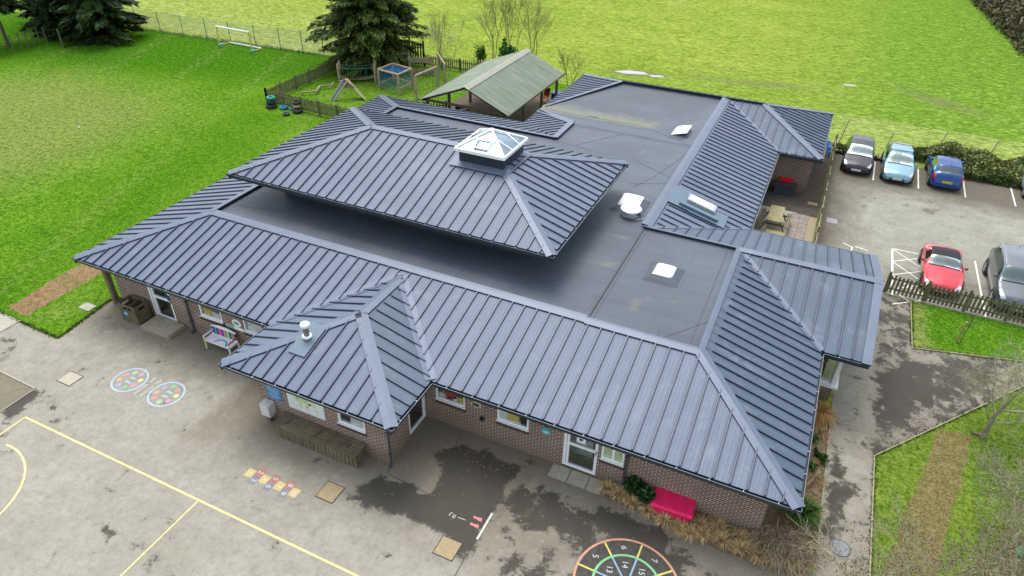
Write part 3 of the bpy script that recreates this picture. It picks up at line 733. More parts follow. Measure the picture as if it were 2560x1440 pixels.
for (x, y), d in {(0,0):(1,1), (X1,0):(-1,1), (0,Y3):(1,-1), (X4,Y3):(1,-1), (X4,24.72):(1,0), (X1,7.38):(-1,1), (XW,Y13):(-1,-1), (XW,Y8):(-1,1), (XR,Y8):(-1,1), (XR,YB):(-1,-1), (X4,YB):(1,-1),
    (X4,25.55):(1,0), (XP,Y13):(0,-1), (XP,7.38):(0,1), (PX0,0):(1,1), (PX1,0):(-1,1), (PX0,PYF):(1,1), (PX1,PYF):(-1,1), (RX0,RY0):(1,1), (RX1,RY0):(-1,1), (RX1,RY1):(-1,-1), (RX0,RY1):(1,-1)}.items():
    EV[(round(x, 3), round(y, 3))] = d
p_front = slope([(X1,0,ZE),B_,A_,(0,0,ZE),(PX0,0,ZE),(PM,3.70,Plane((0,0,ZE),(X1,0,ZE),B_).z(PM,3.7)),(PX1,0,ZE)], M_ROOF)
p_left = slope([(0,0,ZE),A_,C_,(0,Y3,ZE)], M_ROOF)
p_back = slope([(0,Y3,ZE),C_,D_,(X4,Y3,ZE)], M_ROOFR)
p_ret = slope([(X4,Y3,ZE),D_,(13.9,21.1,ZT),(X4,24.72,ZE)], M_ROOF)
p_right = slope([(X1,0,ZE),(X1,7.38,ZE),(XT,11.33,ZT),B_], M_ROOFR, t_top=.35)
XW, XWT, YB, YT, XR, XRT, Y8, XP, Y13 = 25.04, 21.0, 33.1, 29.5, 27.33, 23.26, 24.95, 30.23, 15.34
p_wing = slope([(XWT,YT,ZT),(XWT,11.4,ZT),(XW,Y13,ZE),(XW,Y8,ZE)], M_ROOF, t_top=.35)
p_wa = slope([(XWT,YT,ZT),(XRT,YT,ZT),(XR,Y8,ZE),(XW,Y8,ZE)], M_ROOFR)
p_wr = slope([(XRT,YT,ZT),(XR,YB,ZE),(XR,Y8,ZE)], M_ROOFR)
p_wb = slope([(X4,YB,ZE),(XR,YB,ZE),(XRT,YT,ZT),(14.3,YT,ZT)], M_ROOF)
p_wl = slope([(X4,25.55,ZE),(14.3,YT,ZT),(X4,YB,ZE)], M_ROOF)
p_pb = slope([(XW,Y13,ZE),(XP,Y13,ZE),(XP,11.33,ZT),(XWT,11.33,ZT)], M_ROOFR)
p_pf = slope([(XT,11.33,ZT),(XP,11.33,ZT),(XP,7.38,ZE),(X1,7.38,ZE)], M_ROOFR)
R1, R2 = (PM,1.12,PZ), (PM,3.70,PZ)
q_f = slope([(PX0,PYF,ZE),(PX1,PYF,ZE),R1], M_ROOF)
q_l = slope([(PX0,PYF,ZE),R1,R2,(PX0,0,ZE)], M_ROOF)
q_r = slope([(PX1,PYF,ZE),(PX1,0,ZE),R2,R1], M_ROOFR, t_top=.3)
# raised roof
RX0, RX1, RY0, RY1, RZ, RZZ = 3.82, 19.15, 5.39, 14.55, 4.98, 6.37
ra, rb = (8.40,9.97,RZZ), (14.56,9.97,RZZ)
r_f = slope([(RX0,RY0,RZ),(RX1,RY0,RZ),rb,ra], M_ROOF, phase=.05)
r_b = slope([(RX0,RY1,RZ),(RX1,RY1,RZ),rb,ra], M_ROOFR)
r_l = slope([(RX0,RY0,RZ),ra,(RX0,RY1,RZ)], M_ROOF)
r_r = slope([(RX1,RY0,RZ),(RX1,RY1,RZ),rb], M_ROOF, t_top=.3)
# caps
hipcap((0,0,0), A_, p_front, p_left); hipcap((X1,0,0), B_, p_front, p_right); hipcap((0,Y3,0), C_, p_back, p_left)
TR = ZT + .02
hipcap(A_, (20.95,DY,0), TR, p_front, .14, .06, 'roof_trim', wb=.2); hipcap((20.95,DY-.04,0), B_, TR-.02, p_front, .12, .06, 'roof_trim', wb=.2)
hipcap(C_, A_, TR, p_left, .14, .065, 'roof_trim', wb=.2)
hipcap((14.0,18.63,0), C_, TR, p_back, .14, .06, 'roof_trim', wb=.2)
hipcap((13.9,21.1,0), (13.9,18.55,0), TR, p_ret, .2, .07, 'roof_trim', wb=.2)
hipcap((X4-.02,24.74,0), (13.95,21.05,0), p_ret, 9, .2, .05, 'roof_trim', wb=.16)
hipcap((14.3,YT,0), (X4,25.55,0), p_wl, 9, .2, .06, 'roof_trim', wb=.16)
hipcap((X4,YB,0), (14.3,YT,0), p_wl, p_wb); hipcap((14.3,YT,0), (XRT,YT,0), TR+.03, p_wb, .18, .06, 'roof_trim')
hipcap((XRT,YT,0), (XR,YB,0), p_wr, p_wb); hipcap((XRT,YT,0), (XR,Y8,0), p_wr, p_wa)
hipcap((XWT,11.45,0), (XWT,YT,0), TR, p_wing, .2, .07, 'roof_trim', wb=.26)
hipcap((XWT,YT,0), (XW,Y8,0), p_wing, p_wa, .12, .02, 'valley_flashing', True)
hipcap((XWT,11.33,0), (XW,Y13,0), p_wing, p_pb, .12, .02, 'valley_flashing', True)
hipcap((XWT-.1,11.38,0), (XT-.02,11.38,0), TR - .01, p_pb, .1, .05, 'roof_trim', wb=.1)
hipcap((XT,11.33,0), (XP,11.33,0), p_pb, p_pf, .19, .07, 'ridge_cap')
hipcap((XT,DY,0), (XT,11.33,0), TR, p_right, .10, .05, 'roof_trim', wb=.12)
hipcap((XT,11.33,0), (X1,7.38,0), p_right, p_pf, .14, .02, 'valley_flashing', True)
hipcap((XP-.1,7.38,0), (XP-.1,11.3,0), p_pf, p_pf, .17, .06, 'verge_trim', wb=.14); hipcap((XP-.1,11.35,0), (XP-.1,Y13,0), p_pb, p_pb, .17, .06, 'verge_trim', wb=.14)
hipcap((PX0,PYF,0), R1, q_f, q_l); hipcap((PX1,PYF,0), R1, q_f, q_r); hipcap(R1, R2, q_l, q_r, name='ridge_cap')
hipcap((PX0,0,0), (PM,3.72,0), p_front, q_l, .2, .02, 'valley_flashing', True); hipcap((PM,3.72,0), (PX1,0,0), p_front, q_r, .2, .02, 'valley_flashing', True)
hipcap((RX0,RY0,0), ra, r_f, r_l); hipcap((RX0,RY1,0), ra, r_b, r_l); hipcap((RX1,RY0,0), rb, r_f, r_r); hipcap((RX1,RY1,0), rb, r_b, r_r); hipcap(ra, rb, r_f, r_b, name='ridge_cap')
# verge boards at the gable of the right projection
mb = MB(); z0 = .28
mb.poly([(XP,7.38,ZE+.04),(XP,11.33,ZT+.05),(XP,Y13,ZE+.04),(XP,Y13,ZE-.2),(XP,11.33,ZT-.2),(XP,7.38,ZE-.2)]); mb.build('verge_board', M_CAP, B)
# flat roofs
flat_pts = [A_[:2], B_[:2], (XT,11.38), (XWT,11.38), (XWT,21.1), (13.9,21.1), (13.9,18.63), C_[:2]]
def felt_mask(x, y):
    v = 0
    v = max(v, .95 * max(0, 1 - abs(y - 25.2) / 1.5) * (1 if x < 17.4 else max(0, 1 - (x - 17.4) / 1.5)))
    v = max(v, .45 * max(0, 1 - math.hypot((x - 19.6) / 1.6, (y - 15.2) / 1.4)))
    for (px_, py_, pr_) in ((20.0,9.0,1.3),(12.0,5.1,.8),(23.0,5.8,.9),(17.5,23.5,1.0),(19.3,18.5,1.0)):
        rr_ = math.hypot(x - px_, y - py_); v = max(v, .5 * max(0, 1 - abs(rr_ - pr_) / .45))
    dk = .8 * max(0, 1 - math.hypot((x - 13.9) / 1.3, (y - 25.2) / .5))
    return (v, dk, 0)
sheet('flat_roof', flat_pts, ZT - .06, .6, M_FELT, felt_mask, None, parent=B)
V2 = (16.9, 25.2)
def zS(x, y): return Plane((13.9,21.1,ZT-.06),(21,21.1,ZT-.06),(X4,25.15,ZE+.02)).z(x, y)
def zN(x, y): return Plane((14.3,29.5,ZT-.06),(21,29.5,ZT-.06),(X4,25.2,ZE+.02)).z(x, y)
def zE(x, y): return Plane((21,29.5,ZT-.06),(21,21.1,ZT-.06),(16.9,25.2,ZE+.02)).z(x, y)
sheet('flat_roof', [(13.9,21.1),(XWT,21.1),V2,(X4,25.2),(X4,24.72)], 0, .5, M_FELT, felt_mask, None, zf=zS, parent=B)
sheet('flat_roof', [(14.3,YT),(XWT,YT),V2,(X4,25.2),(X4,25.55)], 0, .5, M_FELT, felt_mask, None, zf=zN, parent=B)
sheet('flat_roof', [(XWT,21.1),(XWT,YT),V2], 0, .5, M_FELT, felt_mask, None, zf=zE, parent=B)
# felt laps and step
mb = MB()
mb.box((20.93,4.3,ZT-.1), (20.99,11.4,ZT-.015)); mb.build('felt_step', mat('felt_edge', (.04,.05,.065), .6), B)
mb = MB(); FZ = ZT - .055
for a, b in (((21.12,4.3),(21.12,11.3)), ((21.1,11.2),(24.8,11.2)), ((24.5,4.4),(24.5,11.2)), ((14,21.1),(21,21.1)), ((14,20.9),(21,20.9)), ((13.9,18.4),(16.2,18.1)), ((17.0,20.95),(15.2,18.3)), ((21,20.8),(20,16.5)), ((20,16.5),(19.4,14.9)),
             ((23.6,4.4),(24.8,6.0)), ((4.3,5.2),(6.2,5.6)), ((20.9,16.1),(19.2,15.2)), ((20.9,16.6),(18.6,17.9))):
    mb = MB(); strip(mb, a, b, .03, FZ + .003); mb.build('felt_lap', mat('felt_edge', (.04,.05,.065), .6), B)
# walls of the raised part
mb = MB(); wx0, wx1, wy0, wy1 = RX0+1.6, RX1-1.6, RY0+1.6, RY1-1.6
mb.box((wx0,wy0,ZT-.1), (wx1,wy1,RZ-.08)); mb.build('clerestory_wall', mat('clerestory_dark', (.03,.033,.04), .6, 0, .3, 3), B)
mb = MB()
for k in range(12):
    x = wx0 + .35 + k * 1.0; mb.box((x, wy0-.012, ZT+.3), (x+.86, wy0+.01, RZ-.3))
for k in range(5):
    y = wy0 + .35 + k * 1.0; mb.box((wx1-.01, y, ZT+.3), (wx1+.012, y+.86, RZ-.3))
mb.build('clerestory_glazing', mat('glazing_dark', (.02,.025,.03), .12), B)
mb = MB(); mb.box((RX0+.11,RY0+.11,RZ-.2), (RX1-.11,RY1-.11,RZ-.1)); mb.build('soffit', M_FASC, B)

# gutters: U channel along the eaves, with brackets as sub-parts
def gutter(pts, z, closed=False, bs=.95, w=.105):
    mb = MB(); bk = mb
    seq = list(zip(pts, pts[1:]))
    for a, b in seq:
        a, b = Vector(a), Vector(b); d = (b - a).normalized(); n = Vector((d.y, -d.x))   # outward = right of travel
        A, Bb = a - d * 0, b + d * 0
        def P(c, o, zz): return (c.x + n.x*o, c.y + n.y*o, zz)
        A2, B2, wi = A, Bb, -.105
        mb.poly([P(A2,wi,z-.09), P(B2,wi,z-.09), P(B2,0,z-.09), P(A2,0,z-.09)])
        mb.poly([P(A2,0,z-.09), P(B2,0,z-.09), P(B2,0,z), P(A2,0,z)])
        mb.poly([P(A2,0,z), P(B2,0,z), P(B2,-.022,z), P(A2,-.022,z)], 1)
        mb.poly([P(A2,wi,z-.0), P(B2,wi,z-.0), P(B2,wi,z-.23), P(A2,wi,z-.23)])
        L = (b - a).length; k = .5
        while k < L:
            c = a + d * k; bk.bar((c.x - n.x*.1, c.y - n.y*.1, z - .012), (c.x - n.x*.004, c.y - n.y*.004, z - .012), .03, .012, 2); k += bs
    return mb.build('gutter', [M_GUT, M_RIM, M_BRKT], B)
CORN = {}
for c in ((0,0),(X1,0),(0,Y3),(PX0,PYF),(PX1,PYF),(XR,YB),(XR,Y8),(X4,YB)): CORN[tuple(map(float, c))] = 1
for c in ((RX0,RY0),(RX1,RY0),(RX1,RY1),(RX0,RY1)): CORN[tuple(map(float, c))] = 1
gutter([(0.,Y3),(0.,0.),(PX0,0.)], ZE); gutter([(PX0,0.),(PX0,PYF),(PX1,PYF),(PX1,0.)], ZE); gutter([(PX1,0.),(X1,0.),(X1,7.38)], ZE)
gutter([(X1,7.38),(XP,7.38)], ZE); gutter([(XP,Y13),(XW,Y13),(XW,Y8),(XR,Y8),(XR,YB),(X4,YB)], ZE); gutter([(X4,YB),(X4,25.6)], ZE); gutter([(X4,24.7),(X4,Y3),(0.,Y3)], ZE)
gutter([(RX0,RY0),(RX1,RY0),(RX1,RY1),(RX0,RY1),(RX0,RY0)], RZ)
# soffit under the main eaves
mb = MB(); zs = 2.40
out = [(0,0),(PX0,0),(PX0,PYF),(PX1,PYF),(PX1,0),(X1,0),(X1,7.38),(XP,7.38),(XP,Y13),(XW,Y13),(XW,Y8),(XR,Y8),(XR,YB),(X4,YB),(X4,Y3),(0,Y3)]
mb.poly([(*adj(p, .107)[:2], zs) for p in reversed(out)]); mb.build('soffit', M_FASC, B)

# walls with openings
WZ = 2.41
def wall(a, b, ops=()):
    """a->b with the outside on the right; ops: (s0,s1,z0,z1)"""
    a, b = Vector(a), Vector(b); d = (b - a); L = d.length; d.normalize(); n = Vector((d.y, -d.x))
    mb = MB()
    def P(s, z, o=0): return (a.x + d.x*s + n.x*o, a.y + d.y*s + n.y*o, z)
    ops = sorted(ops); s = 0
    def q(s0, s1, z0, z1):
        if s1 - s0 > 1e-4 and z1 - z0 > 1e-4: mb.poly([P(s0,z0), P(s1,z0), P(s1,z1), P(s0,z1)], 0, [(s0+a.x+a.y,z0),(s1+a.x+a.y,z0),(s1+a.x+a.y,z1),(s0+a.x+a.y,z1)])
    for s0, s1, z0, z1 in ops:
        q(s, s0, -.05, WZ); q(s0, s1, -.05, z0); q(s0, s1, z1, WZ); s = s1
        for (u0, w0, u1, w1) in ((s0,z0,s1,z0), (s1,z0,s1,z1), (s1,z1,s0,z1), (s0,z1,s0,z0)):
            mb.poly([P(u0,w0), P(u0,w0,-.11), P(u1,w1,-.11), P(u1,w1)])
    q(s, L, -.05, WZ)
    mb.build('wall', M_BRICK, B)
    return P
def window(P, s0, s1, z0, z1, kind='window', mull=None, door=False, things_in=(), mg=.3):
    """frame, panes and the room seen behind them"""
    fr = MB(); o = -.05; f = .07 if not door else .10; dep = .06
    def bx(mb, u0, u1, w0, w1, o0, o1, mi=0):
        vs = [P(u0,w0,o0),P(u1,w0,o0),P(u1,w0,o1),P(u0,w0,o1),P(u0,w1,o0),P(u1,w1,o0),P(u1,w1,o1),P(u0,w1,o1)]
        mb.mesh(vs, [(0,1,2,3),(7,6,5,4),(0,4,5,1),(1,5,6,2),(2,6,7,3),(3,7,4,0)], mi)
    bx(fr, s0, s1, z0, z0+f, o-dep, o+.03); bx(fr, s0, s1, z1-f, z1, o-dep, o+.03)
    bx(fr, s0, s0+f, z0+f, z1-f, o-dep, o+.03); bx(fr, s1-f, s1, z0+f, z1-f, o-dep, o+.03)
    for m in (mull or []):
        if m[0] == 'v': bx(fr, m[1]-.04, m[1]+.04, z0+f, z1-f, o-dep, o+.028)
        else: bx(fr, m[2], m[3], m[1]-.05, m[1]+.05, o-dep, o+.026)
    if not door: bx(fr, s0-.02, s1+.02, z0-.02, z0+.02, o, .05)
    W = fr.build(kind, M_WHITE, B)
    if not door:
        sl = MB()
        n = int((s1 - s0 + .1) / .075)
        for k in range(n):
            u = s0 - .05 + (s1 - s0 + .1) * k / n
            bx(sl, u + .006, u + .069, z0 - .20, z0 - .022, -.02, .022)
        sl.build('brick_sill', M_SILL, W, off=ORG[B.name])
    g = MB(); g.poly([P(s0+f,z0+f,o-.015), P(s1-f,z0+f,o-.015), P(s1-f,z1-f,o-.015), P(s0+f,z1-f,o-.015)]); g.build('pane', M_GLASS, W, off=ORG[B.name])
    r = MB()
    dd = -.75
    r.poly([P(s0-mg,z0-.6,dd), P(s1+mg,z0-.6,dd), P(s1+mg,z1+.1,dd), P(s0-mg,z1+.1,dd)], 0)
    r.poly([P(s0-mg,z0-.45,dd), P(s0-mg,z0-.45,-.12), P(s1+mg,z0-.45,-.12), P(s1+mg,z0-.45,dd)], 1)
    r.poly([P(s0-mg,z0-.6,dd), P(s0-mg,z1+.1,dd), P(s0-mg,z1+.1,-.12), P(s0-mg,z0-.6,-.12)], 0)
    r.poly([P(s1+mg,z0-.6,dd), P(s1+mg,z1+.1,dd), P(s1+mg,z1+.1,-.12), P(s1+mg,z0-.6,-.12)], 0)
    for (u, w, zz, h, mi) in things_in: bx(r, u, u+w, zz, zz+h, -.26, -.09, mi)
    r.build('room', [M_ROOM, M_ROOMF, I_RED, I_YEL, I_WHI, I_BLK, I_GRN], W, off=ORG[B.name])
    for ch in W.children: ch.location = (0,0,0)
    return W
M_SILL = mat('sill_brick', (.085,.055,.045), .9, 0, .3, 12, .3)
I_RED, I_YEL, I_WHI, I_BLK, I_GRN = mat('room_red', (.75,.10,.07)), mat('room_yellow', (.85,.70,.15)), mat('room_white', (.85,.86,.84)), mat('room_black', (.02,.02,.02)), mat('room_green', (.78,.90,.58))
YF = .85; XL = .95
# front wall, left part
S = lambda x: x - XL
WT = 2.12
ops = [(S(2.86),S(4.12),.0,WT), (S(5.72),S(6.92),1.0,WT), (S(8.03),S(9.25),1.0,WT)]
P1 = wall((XL,YF), (10.98,YF), ops)
# door (left)
def door(P, s0, s1, mull_s=None, label=None, rail=1.12, papers=False, z0=.05):
    W = window(P, s0, s1, z0, WT, door=True, kind='door', mull=[('h', rail, (mull_s or s0) + .02, s1-.02)] + ([('v', mull_s)] if mull_s else []))
    h = MB()
    def bx(u0,u1,w0,w1,o0,o1,mi=0):
        vs = [P(u0,w0,o0),P(u1,w0,o0),P(u1,w0,o1),P(u0,w0,o1),P(u0,w1,o0),P(u1,w1,o0),P(u1,w1,o1),P(u0,w1,o1)]
        h.mesh(vs, [(0,1,2,3),(7,6,5,4),(0,4,5,1),(1,5,6,2),(2,6,7,3),(3,7,4,0)], mi)
    bx(s1-.07, s1-.04, 1.0, 1.2, -.02, .03, 0)
    if papers:
        bx(s1-.75, s1-.45, 1.3, 1.6, -.055, -.03, 1); bx(s1-.66, s1-.54, 1.4, 1.5, -.03, -.028, 2); bx(s0+.35, s0+.62, 1.62, 1.9, -.055, -.03, 3)
    else: bx(s1-.14, s1-.02, 1.2, 1.42, -.02, .03, 2)
    h.build('handle', [M_STEEL, I_WHI, mat('sign_navy', (.02,.06,.28), .5), I_GRN], W, off=ORG[B.name]).location = (0,0,0)
    return W
door(P1, S(2.86), S(4.12), S(3.08))
window(P1, S(5.72), S(6.92), 1.0, WT, things_in=[(S(5.85),.4,.95,.42,3),(S(6.3),.5,.95,.36,4)])
window(P1, S(8.03), S(9.25), 1.0, WT, things_in=[(S(8.15),.75,.95,.9,4)])
# porch walls
P2 = wall((10.98,YF), (10.98,-1.6))
P3 = wall((10.98,-1.6), (16.35,-1.6), [(14.40-10.98,15.5-10.98,1.06,WT)])
window(P3, 14.40-10.98, 15.5-10.98, 1.06, WT, things_in=[(3.5,.35,1.0,.5,5),(3.88,.6,1.0,.45,4)])
P4 = wall((16.35,-1.6), (16.35,YF), [(1.28,2.38,.0,WT)])
W = window(P4, 1.28, 2.38, .06, WT, door=True, kind='door')
# front wall, right part
S = lambda x: x - 16.35
P5 = wall((16.35,YF), (28.0,YF), [(S(16.75),S(17.92),1.05,WT), (S(19.15),S(20.32),1.05,WT), (S(21.58),S(22.76),.0,WT), (S(22.87),S(23.63),.98,WT)])
window(P5, S(16.75), S(17.92), 1.05, WT, things_in=[(S(17.12),.42,1.22,.3,2),(S(16.85),.25,1.02,.3,4),(S(17.4),.22,1.03,.28,4),(S(17.64),.16,1.02,.34,3),(S(17.56),.1,1.02,.12,5)])
window(P5, S(19.15), S(20.32), 1.05, WT, things_in=[(S(19.5),.44,1.2,.4,3),(S(19.22),.27,1.05,.6,4),(S(19.5),.5,1.02,.16,4),(S(20.0),.2,1.08,.36,5)])
door(P5, S(21.58), S(22.76), S(21.74), papers=True)
window(P5, S(22.87), S(23.63), .98, WT, mull=[('v', S(23.26))], things_in=[(S(22.9),.7,.9,1.2,6)])
P6 = wall((28.0,YF), (28.0,8.1), [])
P7 = wall((28.0,8.1), (29.5,8.1), [(.25,1.42,.84,WT)])
window(P7, .25, 1.42, .84, WT, mg=0, things_in=[(.72,.3,.84,1.1,5),(.76,.2,1.2,.28,4),(1.03,.38,.84,1.2,6)])
P8 = wall((29.5,8.1), (29.5,14.5), [(.1,1.6,.84,WT)])
window(P8, .1, 1.6, .84, WT, mg=0)
wall((29.5,14.5), (24.2,14.5)); wall((24.2,14.5), (24.2,26.0)); wall((24.2,26.0), (26.9,26.0)); wall((26.9,26.0), (26.9,32.3))
wall((26.9,32.3), (11.2,32.3)); wall((11.2,32.3), (11.2,21.7)); wall((11.2,21.7), (XL,21.7)); wall((XL,21.7), (XL,YF))
# posts and pipes
mb = MB(); mb.box((.42,.72,-.02), (.62,.92,2.42)); mb.box((.40,.70,-.02), (.64,.94,.06), 0); mb.build('veranda_post', M_WOOD, B)
def pipe(x, y, z0=.0, zt=2.42, dx=0, dy=-.6):
    mb = MB(); mb.tube((x,y,z0), (x,y,zt-.4), .04, n=10); mb.tube((x,y,zt-.42), (x+dx,y+dy,zt-.08), .04, n=10); mb.tube((x,y,z0+.01),(x+dx*.1,y+dy*.25,z0+.0),.045,n=8)
    for z in (.5, 1.5): mb.box((x-.06,y-.05,z), (x+.06,y+.05,z+.04))
    mb.build('downpipe', mat('pipe_grey', (.055,.07,.085), .4), B)
pipe(5.12, YF-.07); pipe(23.72, YF-.07); pipe(16.43, -1.64, dx=.4, dy=-.5); pipe(24.27, 25.85, dx=.5, dy=-.4)
mb = MB(); mb.box((18.55,YF-.14,.86), (18.68,YF-.002,.96)); mb.build('bulkhead_lamp', M_FASC, B)
mb = MB(); mb.box((28.03,7.93,.76), (29.64,8.095,.84)); mb.box((29.505,8.095,.76),(29.64,9.75,.84)); mb.box((29.38,8.02,.84),(29.52,8.096,WT)); mb.build('bay_sill', M_WHITE, B)

# lantern on the ridge
L = ORG[B.name]
mb = MB(); lx0, lx1, ly0, ly1 = 13.4, 15.43, 8.98, 10.95
mb.box((lx0,ly0,5.7), (lx1,ly1,6.62)); cb = mb.build('lantern_curb', mat('curb_navy', (.016,.024,.045), .45), B)
mb = MB(); mb.poly([(lx0-.32,ly0-.34,r_f.z(0,ly0-.34)+.07),(lx1+.1,ly0-.34,r_f.z(0,ly0-.34)+.07),(lx1+.1,ly0+.3,r_f.z(0,ly0+.3)+.07),(lx0-.32,ly0+.3,r_f.z(0,ly0+.3)+.07)])
mb.poly([(lx1-.1,ly0-.34,min(r_f.z(0,ly0-.34),r_r.z(lx1+.35,0))+.075),(lx1+.35,ly0-.1,r_r.z(lx1+.35,9)+.08),(lx1+.35,ly1+.2,r_r.z(lx1+.35,9)+.08),(lx1-.1,ly1+.2,r_b.z(0,ly1+.2)+.1)])
mb.build('lantern_flashing', M_CAP, B)
lan = MB(); fx0, fx1, fy0, fy1, fz = 13.27, 15.56, 8.78, 11.14, 6.62
lan.box((fx0,fy0,fz), (fx1,fy0+.12,fz+.13)); lan.box((fx0,fy1-.12,fz), (fx1,fy1,fz+.13)); lan.box((fx0,fy0+.12,fz), (fx0+.12,fy1-.12,fz+.13)); lan.box((fx1-.12,fy0+.12,fz), (fx1,fy1-.12,fz+.13))
ax, ay, az = 14.41, 9.96, 7.33
cr = [(fx0+.06,fy0+.06,fz+.13),(fx1-.06,fy0+.06,fz+.13),(fx1-.06,fy1-.06,fz+.13),(fx0+.06,fy1-.06,fz+.13)]
for c in cr: lan.bar(c, (ax,ay,az), .10, .06)
for i in range(4):
    a, b = Vector(cr[i]), Vector(cr[(i+1)%4]); ap = Vector((ax,ay,az))
    for t in (.36, .66):
        p = a.lerp(b, t); tgt = (a if t < .5 else b).lerp(ap, .62 if t < .5 else .62); lan.bar(p, tgt, .05, .045)
# opening vent in the front face
a, b, ap = Vector(cr[0]), Vector(cr[1]), Vector((ax,ay,az)); up = (ap - a.lerp(b,.5)).normalized()
for (u0,v0,u1,v1) in ((.36,.12,.64,.12),(.36,.5,.64,.5),(.36,.12,.36,.5),(.64,.12,.64,.5)):
    Lh = (ap - a.lerp(b,.5)).length; off = Vector((0,-.02,.05))
    lan.bar(a.lerp(b,u0)+up*Lh*v0+off, a.lerp(b,u1)+up*Lh*v1+off, .06, .04)
lan.lathe((ax,ay,az-.03), [(.13,0),(.12,.04),(.05,.07),(0,.07)], 10)
LF = lan.build('lantern_frame', M_WHITE, B)
g = MB()
for i in range(4): g.poly([cr[i], cr[(i+1)%4], (ax,ay,az-.03)])
g.build('lantern_glass', glass('lantern_glass', (.62,.74,.80), .12), LF, off=L).location = (0,0,0)
mb = MB(); mb.box((lx0+.03,ly0+.03,6.3), (lx1-.03,ly1-.03,6.74)); mb.build('lantern_well', mat('well_grey', (.50,.56,.58), .8), LF, off=L).location = (0,0,0)
# domed rooflights on the flat roof
M_DOME = mat('dome_white', (.80,.82,.84), .15, 0, .04)
def dome(x0, y0, x1, y1, z, hgt=.12, tilt=None, label=None):
    mb = MB(); mb.mesh([(x0-.28,y0-.28,z-.0),(x1+.28,y0-.28,z-.0),(x1+.28,y1+.28,z),(x0-.28,y1+.28,z),(x0+.04,y0+.04,z+.2),(x1-.04,y0+.04,z+.2),(x1-.04,y1-.04,z+.2),(x0+.04,y1-.04,z+.2)],
        [(0,1,5,4),(1,2,6,5),(2,3,7,6),(3,0,4,7),(4,5,6,7)])
    cbo = mb.build('rooflight', M_FELT, B)
    n = 10; vs = []; fs = []
    for j in range(n+1):
        for i in range(n+1):
            u, v = i/n, j/n; h = (math.sin(math.pi*u)*math.sin(math.pi*v))**.5 * hgt; rim = 0 if 0 < i < n and 0 < j < n else -.07
            t = tilt(u, v) if tilt else 0
            vs.append((x0+(x1-x0)*u, y0+(y1-y0)*v, z+.24+h+rim+t))
    for j in range(n):
        for i in range(n): fs.append((j*(n+1)+i, j*(n+1)+i+1, (j+1)*(n+1)+i+1, (j+1)*(n+1)+i))
    mb = MB(); mb.mesh(vs, fs, 0, True); mb.build('dome', M_DOME, cbo, off=L).location = (0,0,0)
dome(19.28,22.6,20.15,23.85, 3.28, .07, tilt=lambda u, v: .25*u); dome(19.35,12.55,20.3,13.55, ZT-.055, .06, tilt=lambda u, v: .12*v); dome(22.25,7.78,23.02,8.6, ZT-.055, .07)
# extract cowl
mb = MB(); c = (20.1, 12.15, ZT-.05); mb.box((c[0]-.27,c[1]-.27,c[2]), (c[0]+.27,c[1]+.27,c[2]+.12)); ex = mb.build('roof_vent', mat('vent_base_grey', (.4,.44,.46), .5), B)
mb = MB(); mb.lathe(c, [(.2,.12),(.18,.2),(.24,.26),(.44,.30),(.47,.33),(.45,.36),(.38,.355),(.35,.375),(.1,.4),(0,.4)], 24); mb.build('cowl', M_DOME, ex, off=L).location = (0,0,0)
mb = MB(); pts = [Vector((20.35+.14*math.cos(a*.9)+a*.03, 12.0+.12*math.sin(a), ZT-.03)) for a in [k*.5 for k in range(16)]]
for a, b in zip(pts, pts[1:]): mb.tube(a, b, .012, n=5, caps=False)
mb.build('cable', M_WHITE, ex, off=L).location = (0,0,0)
# roof window on the right wing slope
zw = p_wing.z
def quadw(mb, x0, x1, y0, y1, h0, h1, mi=0):
    vs = [(x0,y0,zw(x0,y0)+h0),(x1,y0,zw(x1,y0)+h0),(x1,y1,zw(x1,y1)+h0),(x0,y1,zw(x0,y1)+h0),(x0,y0,zw(x0,y0)+h1),(x1,y0,zw(x1,y0)+h1),(x1,y1,zw(x1,y1)+h1),(x0,y1,zw(x0,y1)+h1)]
    mb.mesh(vs, [(3,2,1,0),(4,5,6,7),(0,1,5,4),(1,2,6,5),(2,3,7,6),(3,0,4,7)], mi)
M_FLASH = mat('flashing_blue_grey', (.10,.155,.20), .4, .1, .08, 2)
mb = MB(); quadw(mb, 21.25, 22.2, 14.15, 15.85, .06, .075); quadw(mb, 22.2, 23.9, 14.1, 15.3, .062, .08); mb.build('roof_flashing', M_FLASH, B)
mb = MB(); quadw(mb, 22.0, 23.3, 14.78, 15.42, .05, .26); rw = mb.build('roof_window', mat('roofwin_frame', (.36,.41,.45), .4, .2), B)
mb = MB(); quadw(mb, 22.12, 23.16, 14.86, 15.34, .262, .275); mb.build('pane', M_DOME, rw, off=L).location = (0,0,0)
mb = MB(); quadw(mb, 21.75, 23.55, 14.3, 14.55, .08, .2); mb.build('flashing_upstand', M_FLASH, rw, off=L).location = (0,0,0)
# flue on the porch roof
fx, fy = 12.55, -.42; zb = q_f.z(fx, fy)
mb = MB(); vs = [(12.25,-1.12),(12.95,-1.12),(12.95,.18),(12.25,.18)]; mb.poly([(x,y,q_f.z(x,y)+.062) for x,y in vs]); mb.build('flue_flashing', M_FLASH, B)
mb = MB(); mb.lathe((fx,fy,zb), [(.15,.0),(.15,.06),(.11,.12),(.10,.14),(.10,.52)], 18); fl = mb.build('flue', mat('flue_steel', (.33,.30,.29), .3, .8, .3, 3), B)
mb = MB(); mb.lathe((fx,fy,zb), [(.17,.10),(.17,.14),(.13,.16),(.10,.16)], 18); mb.lathe((fx,fy,zb), [(.10,.52),(.165,.53),(.17,.62),(.14,.66),(0,.68)], 18); mb.build('flue_cap', M_WHITE, fl, off=L).location = (0,0,0)
#SPLIT

